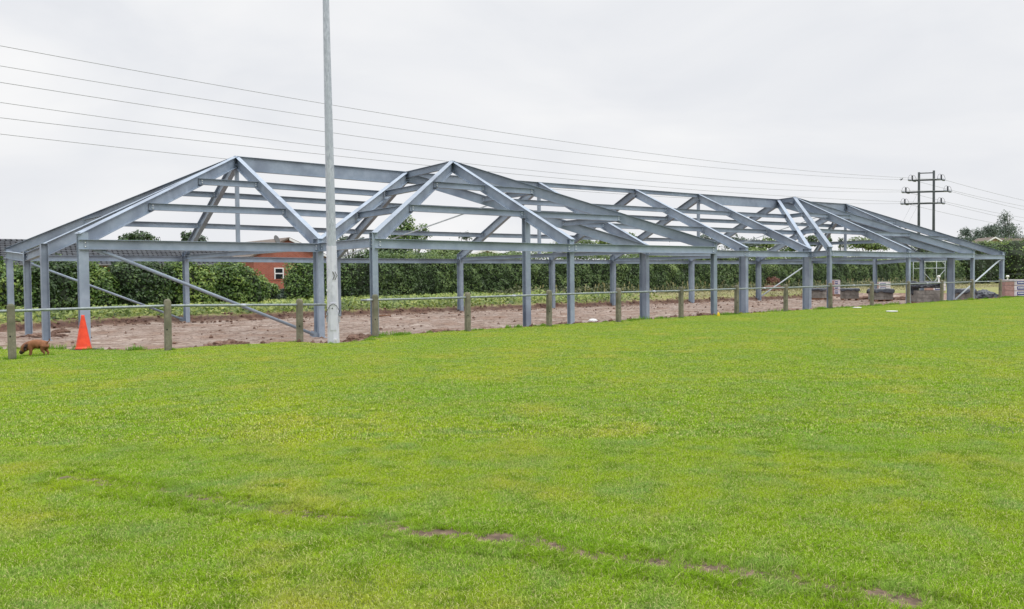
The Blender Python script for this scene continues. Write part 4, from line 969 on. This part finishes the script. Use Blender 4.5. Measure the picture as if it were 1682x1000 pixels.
for z_ in (wz0+fr/2, wz1-fr/2, wz0+.78): k.box(local(o4, ((wx0+wx1)/2, hy-.032, z_)), (wx1-wx0-2*fr-.001, .076, fr))
wn = k.build('window', M['upvc'], HS)
k = MB(); k.box(local(o4, ((wx0+wx1)/2, hy-.01, (wz0+wz1)/2)), (wx1-wx0-.05, .03, wz1-wz0-.05)); k.build('pane', M['glass'], wn)
k = MB(); k.box(local(o4, ((wx0+wx1)/2, hy-.08, wz0-.03)), (wx1-wx0+.12, .18, .06)); k.build('sill', M['upvc'], wn)
k = MB(); k.lathe([(.02, -.05), (.28, .02), (.30, .06), (.02, .05)], seg=16); o = k.build('satellite_dish', M['gutter'], HS); dpp = ony(454, 393.5, 55.5); o.location = tuple(local(o4, dpp)); o.rotation_euler = (1.2, 0, .6)
k = MB(); k.tube([local(o4, dpp), local(o4, (dpp[0], dpp[1]+.3, dpp[2]-.6))], .03, 6); k.build('dish_arm', M['gutter'], HS)
# low garden wall in front of the house
gw = ony(449, 480, 54.6); k = MB(); k.box((0, 0, .62), (2.4, .25, 1.3)); o = k.build('wall_body', M['brick']); E = empty('garden_wall', (gw[0]+.1, 54.6, .45), 'low orange red brick garden wall under the narrow white window', 'wall'); o.parent = E
k = MB(); k.box((0, 0, 1.30), (2.5, .32, .07)); k.build('coping', M['brick'], E)

def far_house(dep, upk, vpk, ul, vl, ur, vr, label, wallm, roofm, length=9, back=(.6, .8)):
    pk = ond(upk, vpk, dep); pl = ond(ul, vl, dep); pr = ond(ur, vr, dep)
    E = empty('house', (pk[0], pk[1], .5), label, 'house'); c = np.array([pk[0], pk[1], .5])
    # gable facing the viewer, roof running away
    A = (pr-pl)[:2]; hw_ = np.linalg.norm(A)/2; A = np.array([*(A/np.linalg.norm(A)), 0]); Bk = np.array([-A[1], A[0], 0]); ez = (pl[2]+pr[2])/2-.5; pz = pk[2]-.5
    k = MB(); k.prism([(-hw_+.2, 0), (hw_-.2, 0), (hw_-.2, ez), (0, pz-.08), (-hw_+.2, ez)], ((0, 0, 0), A, (0, 0, 1), Bk), length); k.build('wall', wallm, E)
    k = MB()
    for s in (-1, 1): slab(k, A*s*hw_ - Bk*.3 + [0, 0, ez-.1], -Bk*.3 + np.array([0, 0, pz]), Bk*(length+.3) + np.array([0, 0, pz]), A*s*hw_ + Bk*(length+.3) + [0, 0, ez-.1], .15)
    rf = k.build('roof', roofm, E)
    k = MB()
    for s in (-1, 1): slab(k, A*s*hw_ - Bk*.36 + [0, 0, ez-.06], -Bk*.36 + np.array([0, 0, pz+.04]), -Bk*.31 + np.array([0, 0, pz+.04]), A*s*hw_ - Bk*.31 + [0, 0, ez-.06], .28)
    k.build('bargeboard', M['upvc'], rf)
    return E, A, Bk, c
E, A_, B_, c_ = far_house(175, 1633.5, 389, 1609, 402, 1660, 402, 'distant tan gabled house with white bargeboards among the trees at the right edge', M['tanbrick'], M['browntile'], length=6)
k = MB(); pkz = ond(1633.5, 389, 175)[2]-.5
sl_ = np.array([R_[0], R_[1], 0])*7.5; k.add([B_*1.5+[0, 0, pkz-.1], B_*1.5+sl_+[0, 0, pkz-.35], sl_*1.35+[0, 0, pkz-2.2], [0, 0, pkz-2.2]-A_*0, B_*6+[0, 0, pkz-.1], B_*6+sl_+[0, 0, pkz-.35]], [(0, 3, 2, 1), (0, 1, 5, 4), (1, 2, 5)]); k.build('side_roof', M['browntile'], E)
far_house(120, 800, 409, 770, 416, 826, 416, 'distant grey roofed house glimpsed over the hedge behind the near wing', M['tanbrick'], M['browntile'], length=8)

# ------------------------------------------------------------ foliage
def leaves(P, Nrm, size, rnd=None):
    """one bent leaf-cluster quad per point"""
    n = len(P); Nn = Nrm + RNG.normal(0, .55, (n, 3)); Nn /= np.linalg.norm(Nn, axis=1)[:, None]
    a = np.cross(Nn, RNG.normal(0, 1, (n, 3))); a /= np.linalg.norm(a, axis=1)[:, None]; b = np.cross(Nn, a)
    s = size*(RNG.random(n)*.9+.55); s = s[:, None]
    V = np.stack([P-a*s*.5, P+b*s*.32-Nn*s*.06, P+a*s*.5+Nn*s*.04, P-b*s*.32-Nn*s*.06], 1).reshape(-1, 3)
    Qd = np.arange(n)[:, None]*4+np.array([[0, 1, 2, 3]])
    return V, Qd, np.repeat(rnd if rnd is not None else RNG.random(n), 4)
def noise3(P, s, seed): return np.array([noise.noise(Vector((p[0]*s+seed, p[1]*s, p[2]*s))) for p in P])
def blob_points(blobs, n, lump=.28, seed=0, fill=.22):
    vol = np.array([b[3]*b[4]+b[4]*b[5]+b[3]*b[5] for b in blobs]); cnt = np.maximum((vol/vol.sum()*n).astype(int), 12)
    PP, NN = [], []
    for b, c in zip(blobs, cnt):
        d = RNG.normal(0, 1, (c, 3)); d /= np.linalg.norm(d, axis=1)[:, None]
        d[:, 2] = np.where(d[:, 2] < -.5, -d[:, 2], d[:, 2])
        k = 1 + lump*noise3(d, 2.1, seed+b[0]) + lump*.6*noise3(d, 5.0, seed+b[1]*3)
        r = (1 - np.abs(RNG.normal(0, fill, c)))*k
        PP.append(np.array(b[:3]) + d*r[:, None]*np.array(b[3:6])); NN.append(d/np.array(b[3:6]))
    P = np.concatenate(PP); Nn = np.concatenate(NN); Nn /= np.linalg.norm(Nn, axis=1)[:, None]; Nn[:, 2] += .45
    return P, Nn
def plant(name, label, cat, blobs, n, size, material, group=None, trunk=True, lump=.28, fill=.22, core=.0, stick=0):
    """blobs in world coords; name > crown, trunk"""
    bl = np.array(blobs); cx, cy = bl[:, 0].mean(), bl[:, 1].mean(); zb = gz(cx, cy) if cy < 70 else .6
    base = np.array([cx, cy, zb]); E = empty(name, tuple(base), label, cat, group)
    P, Nn = blob_points(blobs, n, lump, seed=cx*.7, fill=fill)
    rnd = np.clip(RNG.random(len(P))*.8 + .28*(noise3(P, 1.3, 3)+.3), 0, 1)
    V, Qd, rd = leaves(P, Nn, size, rnd)
    fast_mesh('crown', V-base, quads=Qd, attrs={'rnd': rd}, mat=M[material], parent=E)
    k = MB()
    top = bl[np.argmax(bl[:, 2])]
    r0 = max(.05, .03*(top[2]-zb))
    if trunk:
        k.tube([(0, 0, -.2), (.1, 0, (top[2]-zb)*.4), (top[0]-cx, top[1]-cy, top[2]-zb+top[5]*.5)], [r0, r0*.7, r0*.12], 8)
        for b in blobs:
            for j in range(4):
                d = RNG.normal(0, 1, 3); d[2] = abs(d[2])*1.1+.2; d /= np.linalg.norm(d); e = np.array(b[:3]) + d*np.array(b[3:6])*.92 - base
                s_ = np.array([0, 0, max(.1, (b[2]-zb)*.35)]); k.tube([s_, (s_+e)/2+RNG.normal(0, .08, 3), e], [r0*.45, r0*.25, r0*.06], 5)
        k.build('trunk', M['bark'], E)
    if core:  # added dark hull: blocks light and gives the crown its inner shade
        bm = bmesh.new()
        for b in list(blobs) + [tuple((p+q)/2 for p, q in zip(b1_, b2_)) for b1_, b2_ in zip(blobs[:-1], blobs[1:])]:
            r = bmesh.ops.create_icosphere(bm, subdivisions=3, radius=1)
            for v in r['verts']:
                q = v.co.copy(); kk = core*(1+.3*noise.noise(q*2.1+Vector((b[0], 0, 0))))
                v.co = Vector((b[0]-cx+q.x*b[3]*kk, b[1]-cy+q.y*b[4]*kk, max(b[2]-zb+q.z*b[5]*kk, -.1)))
        me = bpy.data.meshes.new('shade_hull'); bm.to_mesh(me); bm.free(); me.materials.append(M['core']); o = bpy.data.objects.new('shade_hull', me); COL.objects.link(o); o.parent = E
    return E
def pxblob(u, v, hu, hv, Y, dr=1.0):
    """ellipsoid seen centred at u,v with half sizes hu,hv px, standing at world depth plane Y"""
    c = ony(u, v, Y); dep = (c-EYE) @ W_; s = dep/F_PX
    rx = hu*s; return (c[0], c[1], c[2], rx, max(rx*dr, .5), hv*s)
G1 = 'shrubs of the overgrown boundary at left'
shr = [ ('dark shrub beyond the left edge of the photo', [(-190, 462, 56, 44, 41.5), (-120, 466, 50, 42, 41.5)], 'leaf_dark', 4200),
 # label, blobs(u,v,hu,hv,Y), material, n, size
 ('dark overgrown shrub at the far left edge behind the end columns', [(-30, 464, 50, 44, 41.5), (25, 470, 32, 38, 41.2)], 'leaf_mid', 5200),
 ('dense dark shrub with pale flowers behind the left end columns', [(70, 465, 34, 40, 41.6), (105, 462, 30, 38, 42)], 'leaf_dark', 4800),
 ('glossy green shrub between the front corner column and left end columns', [(140, 464, 34, 38, 42.2), (165, 472, 28, 32, 41.8)], 'leaf_mid', 4200),
 ('broad dark shrub behind the middle of the long sloping brace', [(210, 462, 42, 38, 42.6), (250, 464, 34, 36, 42.4)], 'leaf_dark', 5200),
 ('bright leaved shrub around the first rear column', [(292, 460, 34, 36, 43.2), (325, 466, 30, 32, 43)], 'leaf_mid', 4600),
 ('mixed green shrub just left of the red brick gable', [(372, 458, 36, 32, 44.5), (398, 466, 28, 30, 44.6), (424, 474, 20, 22, 45.5), (444, 478, 16, 14, 46.2)], 'leaf_mid', 5600),
 ('low loose shrub under the brick gable window', [(440, 487, 24, 13, 47.5), (464, 488, 22, 13, 47.5)], 'leaf_blue', 1500),
 ('rounded green shrub on the right half of the brick gable', [(498, 458, 32, 32, 47.6), (520, 450, 28, 28, 48), (482, 470, 18, 22, 47)], 'leaf_mid', 4600),
 ('dark shrub with hanging stems behind the light pole', [(560, 455, 34, 36, 49), (590, 450, 34, 40, 49.4)], 'leaf_dark', 4600),
]
for lab, bl, mt_, n in shr:
    bb = [pxblob(*b) for b in bl]
    bb += [(b[0], b[1]-.1, .95, b[3]*.95, b[4]*.9, .75) for b in bb if b[5] > .7]
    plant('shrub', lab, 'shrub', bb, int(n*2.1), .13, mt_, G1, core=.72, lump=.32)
BT = 'trees behind the boundary hedge'
trees = [
 ('dark bushy tree filling the gap behind the near wing left column', 'leaf_dark', [(625, 448, 42, 38, 51), (668, 446, 42, 40, 51), (640, 420, 40, 24, 51.5)], 6500, .18, .7),
 ('leafy tree with upright shoots showing above the eaves beam of the near wing', 'leaf_mid', [(672, 398, 34, 26, 56), (668, 374, 16, 22, 56), (694, 384, 14, 16, 56), (650, 388, 14, 18, 56)], 1500, .20, 0),
 ('bright green tree beside the third rear column', 'leaf_bright', [(724, 430, 34, 26, 52), (745, 424, 22, 20, 52)], 2600, .17, .6),
 ('dark green tree left of the third rear column', 'leaf_dark', [(712, 456, 38, 30, 50.8), (745, 458, 26, 28, 50.6)], 4000, .17, .72),
 ('rounded dark tree seen through the left roof slope, leftmost of the skyline trees', 'leaf_dark', [(228, 396, 30, 16, 70), (215, 400, 22, 12, 70)], 900, .26, .0),
 ('small tree beside the first rear rafter on the skyline', 'leaf_dark', [(309, 392, 12, 11, 70)], 260, .24, 0),
 ('thin sparse tree right of the first rear rafter on the skyline', 'leaf_blue', [(332, 396, 9, 9, 70)], 90, .24, 0),
 ('pale sparse tree behind the light pole', 'leaf_blue', [(566, 396, 15, 10, 64), (590, 398, 12, 8, 64)], 200, .24, 0),
 ('sparse twiggy treetop above the eaves beam centre of the near wing', 'leaf_blue', [(766, 389, 15, 9, 62)], 110, .22, 0),
 ('yellow green trees over the hedge right of the third rear column', 'leaf_bright', [(800, 424, 34, 9, 56), (845, 422, 30, 9, 56)], 1300, .2, .5),
 ('tree over the hedge behind the near wing centre column', 'leaf_bright', [(925, 414, 30, 18, 60), (960, 410, 26, 18, 60)], 1300, .24, .5),
 ('pale green tree over the hedge behind the wing valley', 'leaf_bright', [(992, 398, 16, 14, 62), (1010, 410, 22, 14, 62)], 700, .24, 0),
 ('small conical tree above the hedge right of the wing valley', 'leaf_mid', [(1037, 397, 9, 14, 64)], 260, .24, 0),
 ('dark tree over the hedge behind the near wing right column', 'leaf_dark', [(1060, 418, 26, 14, 60), (1095, 420, 24, 12, 60)], 900, .24, .5),
 ('pale flowering tree above the near wing right column', 'leaf_blue', [(1160, 398, 20, 15, 66)], 360, .26, 0),
 ('spreading grey green tree between the fourth and fifth rafters', 'leaf_blue', [(1208, 402, 24, 16, 68), (1235, 404, 22, 12, 68)], 900, .28, 0),
 ('yellow green tree beyond the hedge at the fifth rear column', 'leaf_bright', [(1262, 402, 16, 14, 66), (1240, 416, 26, 10, 64)], 900, .26, .4),
 ('low green tree over the hedge behind the fourth column', 'leaf_bright', [(1180, 420, 26, 10, 62), (1145, 422, 22, 9, 62)], 800, .24, .5),
 ('dark green tree under the far wing left rafters', 'leaf_dark', [(1333, 399, 18, 13, 70), (1300, 408, 20, 12, 68)], 900, .28, .4),
 ('narrow dark conical tree between the far wing rafters', 'leaf_dark', [(1361, 401, 7, 16, 72)], 300, .26, 0),
 ('small round tree left of the far king post', 'leaf_dark', [(1381, 397, 6, 7, 74), (1381, 404, 4, 6, 74)], 130, .24, 0),
 ('broad light green tree right of the far king post', 'leaf_bright', [(1412, 402, 24, 13, 72), (1440, 406, 22, 11, 72)], 1200, .28, .4),
 ('deep green tree mass behind the scaffold tower', 'leaf_dark', [(1510, 436, 34, 34, 54), (1545, 432, 30, 34, 54)], 4600, .24, .75),
 ('tall dark green tree between the last two front columns', 'leaf_dark', [(1585, 434, 34, 38, 53), (1618, 436, 28, 34, 53)], 5000, .24, .78),
 ('bulky green tree mass at the right edge of the photo', 'leaf_mid', [(1655, 428, 34, 36, 52), (1700, 424, 36, 40, 52), (1640, 412, 24, 16, 53)], 5200, .22, .78),
 ('small sparse tree on the skyline left of the distant gabled house', 'leaf_blue', [(1586, 384, 11, 11, 92)], 240, .34, 0),
 ('grey green tree on the skyline, second left of the distant gabled house', 'leaf_blue', [(1606, 388, 14, 14, 90), (1598, 396, 22, 11, 90), (1580, 396, 14, 9, 90)], 900, .34, 0),
 ('bushy dark tree touching the distant gabled house', 'leaf_blue', [(1624, 384, 13, 15, 92), (1632, 380, 10, 12, 92)], 800, .34, 0),
 ('low bright bush hiding the lower walls of the distant gabled house', 'leaf_bright', [(1618, 404, 26, 9, 58), (1664, 404, 26, 9, 58)], 1600, .22, .6),
 ('tallest skyline tree right of the twin wood pole, with an open top', 'leaf_blue', [(1648, 380, 22, 17, 94), (1650, 362, 12, 16, 94), (1662, 380, 14, 13, 94), (1640, 392, 24, 12, 94), (1670, 393, 20, 10, 94)], 1700, .34, 0),
]
for lab, mt_, bl, n, size, core in trees:
    bb = [pxblob(*b) for b in bl]
    if core and core > .65: bb += [(b[0], b[1]-.1, 1.2, b[3]*.95, b[4]*.9, 1.0) for b in bb]
    n = int(n*(1.5 if core else (2.4 if bl[0][4] > 85 else 1.7)))
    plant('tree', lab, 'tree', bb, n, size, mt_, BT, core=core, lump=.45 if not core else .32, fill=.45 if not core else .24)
# rusty dead bush in front of the hedge
plant('shrub', 'rust brown dead bush at the foot of the clipped hedge', 'shrub', [pxblob(1268, 463, 13, 8, 48.2)], 700, .16, 'leaf_brown', core=.6)
plant('shrub', 'red flowered plant beside the low garden wall', 'shrub', [pxblob(482, 472, 6, 5, 52.5)], 90, .13, 'leaf_brown')

# long clipped hedge
def hedge():
    n = 92000; x0, x1 = 26.0, 104.0
    X = RNG.uniform(x0, x1, n); base = np.array([x0, 49.5, 0.])
    side = RNG.random(n)
    yf = 48.2 + 1.4*np.clip((X-60)/40, 0, 1)
    top = 3.28 + .10*np.sin(X*.35) + .12*np.sin(X*.11+1)
    pl = np.stack([X, np.zeros(n), np.zeros(n)], 1)
    lump = noise3(pl, .8, 4)
    zf = .30 + (top+.10-.30)*RNG.random(n)**.85
    P = np.empty((n, 3)); Nn = np.zeros((n, 3))
    f = side < .72
    P[:, 0] = X
    P[f, 1] = yf[f]; P[f, 2] = zf[f]; Nn[f] = (0, -1, .45)
    g_ = ~f; P[g_, 1] = yf[g_] + 2.2*RNG.random(g_.sum()); P[g_, 2] = top[g_]; Nn[g_] = (0, -.2, 1)
    b1 = noise3(P, 1.1, 11); b2 = noise3(P, 3.0, 7)
    P[:, 1] += np.where(f, -.45*b1-.22*b2 + .30*ss((P[:, 2]-2.2)/.8), 0) + RNG.normal(0, .07, n)
    P[:, 2] += np.where(g_, .46*b1+.22*b2+RNG.exponential(.09, n), 0) + .12*lump
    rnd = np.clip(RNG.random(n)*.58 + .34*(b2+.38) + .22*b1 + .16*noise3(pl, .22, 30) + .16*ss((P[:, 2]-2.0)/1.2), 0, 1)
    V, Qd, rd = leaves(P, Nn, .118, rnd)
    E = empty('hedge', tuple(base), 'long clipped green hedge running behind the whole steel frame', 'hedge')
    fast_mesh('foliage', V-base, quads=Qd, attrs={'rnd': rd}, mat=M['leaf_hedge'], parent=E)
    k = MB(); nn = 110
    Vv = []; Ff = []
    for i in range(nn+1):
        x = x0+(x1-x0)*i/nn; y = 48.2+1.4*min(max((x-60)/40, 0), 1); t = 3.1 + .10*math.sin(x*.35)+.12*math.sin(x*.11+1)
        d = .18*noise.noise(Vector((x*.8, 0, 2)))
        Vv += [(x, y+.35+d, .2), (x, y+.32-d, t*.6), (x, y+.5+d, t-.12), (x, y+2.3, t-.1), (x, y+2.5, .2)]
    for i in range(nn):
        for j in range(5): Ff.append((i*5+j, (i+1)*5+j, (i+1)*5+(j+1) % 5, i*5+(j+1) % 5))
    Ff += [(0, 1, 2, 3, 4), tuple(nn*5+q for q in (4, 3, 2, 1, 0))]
    k.add(np.array(Vv)-base, Ff); k.build('shade_hull', M['core'], E)  # added dark hull, painted shade behind the hedge leaves
hedge()
def shoots():
    n = 900; X = RNG.uniform(26, 103, n); b = np.array([26., 48, 0]); P = []; 
    for x in X:
        y = 48.4 + 1.4*min(max((x-60)/40, 0), 1) + RNG.random()*1.6; t = 3.35 + .10*math.sin(x*.35)+.12*math.sin(x*.11+1); h_ = RNG.exponential(.22)*(1.3 if noise.noise(Vector((x*.25, 0, 9))) > 0 else .5); lx = RNG.normal(0, .12)
        for q in range(7): f = q/6; P.append((x+lx*f+RNG.normal(0, .02), y+RNG.normal(0, .02), t-.1+h_*f))
    P = np.array(P); V, Qd, rd = leaves(P, np.tile([0, -.4, .8], (len(P), 1)), .12)
    hd = bpy.data.objects['hedge']; fast_mesh('stray_shoots', V-np.array(hd.location), quads=Qd, attrs={'rnd': rd}, mat=M['leaf_hedge'], parent=hd)
shoots()
# verge weeds and dry grass
def verge(name, label, n, mats, size, xr, yr, hgt, dens, zoff=0):
    X = RNG.uniform(*xr, n); Y = yr[0] + (yr[1]-yr[0])*RNG.random(n)**.9
    nn = vnoise(X, Y, .5, 6); keep = dens(X, Y, nn); X, Y, nn = X[keep], Y[keep], nn[keep]; n = len(X)
    z = height(X, Y) + hgt*RNG.random(n)**1.15*(1+.9*nn)
    P = np.stack([X, Y, z], 1); Nn = np.tile([0, -.5, 1.], (n, 1))
    V, Qd, rd = leaves(P, Nn, size); o = fast_mesh(name, V, quads=Qd, attrs={'rnd': rd}, mat=M[mats]); tag(o, label, 'plants', kind='stuff')
verge('verge_weeds', 'leafy yellow green weeds covering the verge between earth bank and shrubs', 70000, 'weed', .17, (-6, 40), (35.3, 49.5), .34, lambda X, Y, n: (sdist(X, Y)[1] < .05) & (n > -.22) & (RNG.random(len(X)) < np.clip(1.25-(X-18)/26, .25, 1)))
verge('verge_grass', 'rough pale grass and seed heads along the verge before the clipped hedge', 46000, 'dry', .11, (16, 100), (37.0, 49.5), .16, lambda X, Y, n: (sdist(X, Y)[1] < .05) & (RNG.random(len(X)) < np.clip((X-12)/26, .1, 1)*(.55+n)))
verge('hedge_foot_weeds', 'tangled weeds and nettles along the foot of the hedge', 16000, 'leaf_mix', .15, (34, 100), (46.9, 48.5), .60, lambda X, Y, n: (n > -.3))
def tall_stems():
    k = 260; X = RNG.uniform(36, 96, k); Y = RNG.uniform(45.5, 48.0, k); h = RNG.uniform(.3, .9, k); z = height(X, Y); a = RNG.uniform(0, 6.28, k); ln = h*.25
    V = []; w_ = .018
    for i in range(k):
        dx, dy = math.cos(a[i])*ln[i], math.sin(a[i])*ln[i]
        V += [(X[i]-w_, Y[i], z[i]), (X[i]+w_, Y[i], z[i]), (X[i]+dx+w_*.5, Y[i]+dy, z[i]+h[i]), (X[i]+dx-w_*.5, Y[i]+dy, z[i]+h[i]), (X[i]+dx-.06, Y[i]+dy, z[i]+h[i]-.05), (X[i]+dx+.06, Y[i]+dy, z[i]+h[i]-.05), (X[i]+dx*1.1+.03, Y[i]+dy, z[i]+h[i]+.13), (X[i]+dx*1.1-.03, Y[i]+dy, z[i]+h[i]+.13)]
    Qd = np.arange(2*k)[:, None]*4+np.array([[0, 1, 2, 3]])
    o = fast_mesh('seed_head_stems', np.array(V), quads=Qd, attrs={'rnd': np.repeat(RNG.random(k), 8)}, mat=M['dry']); tag(o, 'pale dry seed head stems standing before the hedge', 'plants', kind='stuff')
tall_stems()
# debris on the mud
for u, v, z, sx, sy, sz, rz, lab in ((625, 518, .02, .9, .10, .05, .2, 'dark timber offcut lying on the mud beyond the near wing left column'), (877, 487, .35, .5, .3, .12, .4, 'pale rubble lump on the verge behind the fence rail'),):
    pass
E = onz(625, 519, .03); T_ = empty('timber_offcut', (E[0], E[1], gz(E[0], E[1])), 'dark timber offcut lying on the mud beyond the near wing left column', 'timber', rz=.15)
k = MB(); k.box((0, 0, .05), (1.1, .10, .05)); k.build('plank', M['wood'], T_); k = MB(); k.box((.2, .12, .03), (.7, .08, .05), Matrix.Rotation(.2, 3, 'Z')); k.build('batten', M['wood'], T_)
pr = onz(974, 524, .1); k = MB(); k.lathe([(.17, 0), (.19, .05), (.12, .10), (.03, .12)], seg=14); o = k.build('white_bag', M['whiteplastic'], None, smooth=True); o.location = (pr[0], pr[1], gz(pr[0], pr[1])); tag(o, 'small white plastic bag on the mud right of the near wing centre column', 'bag')
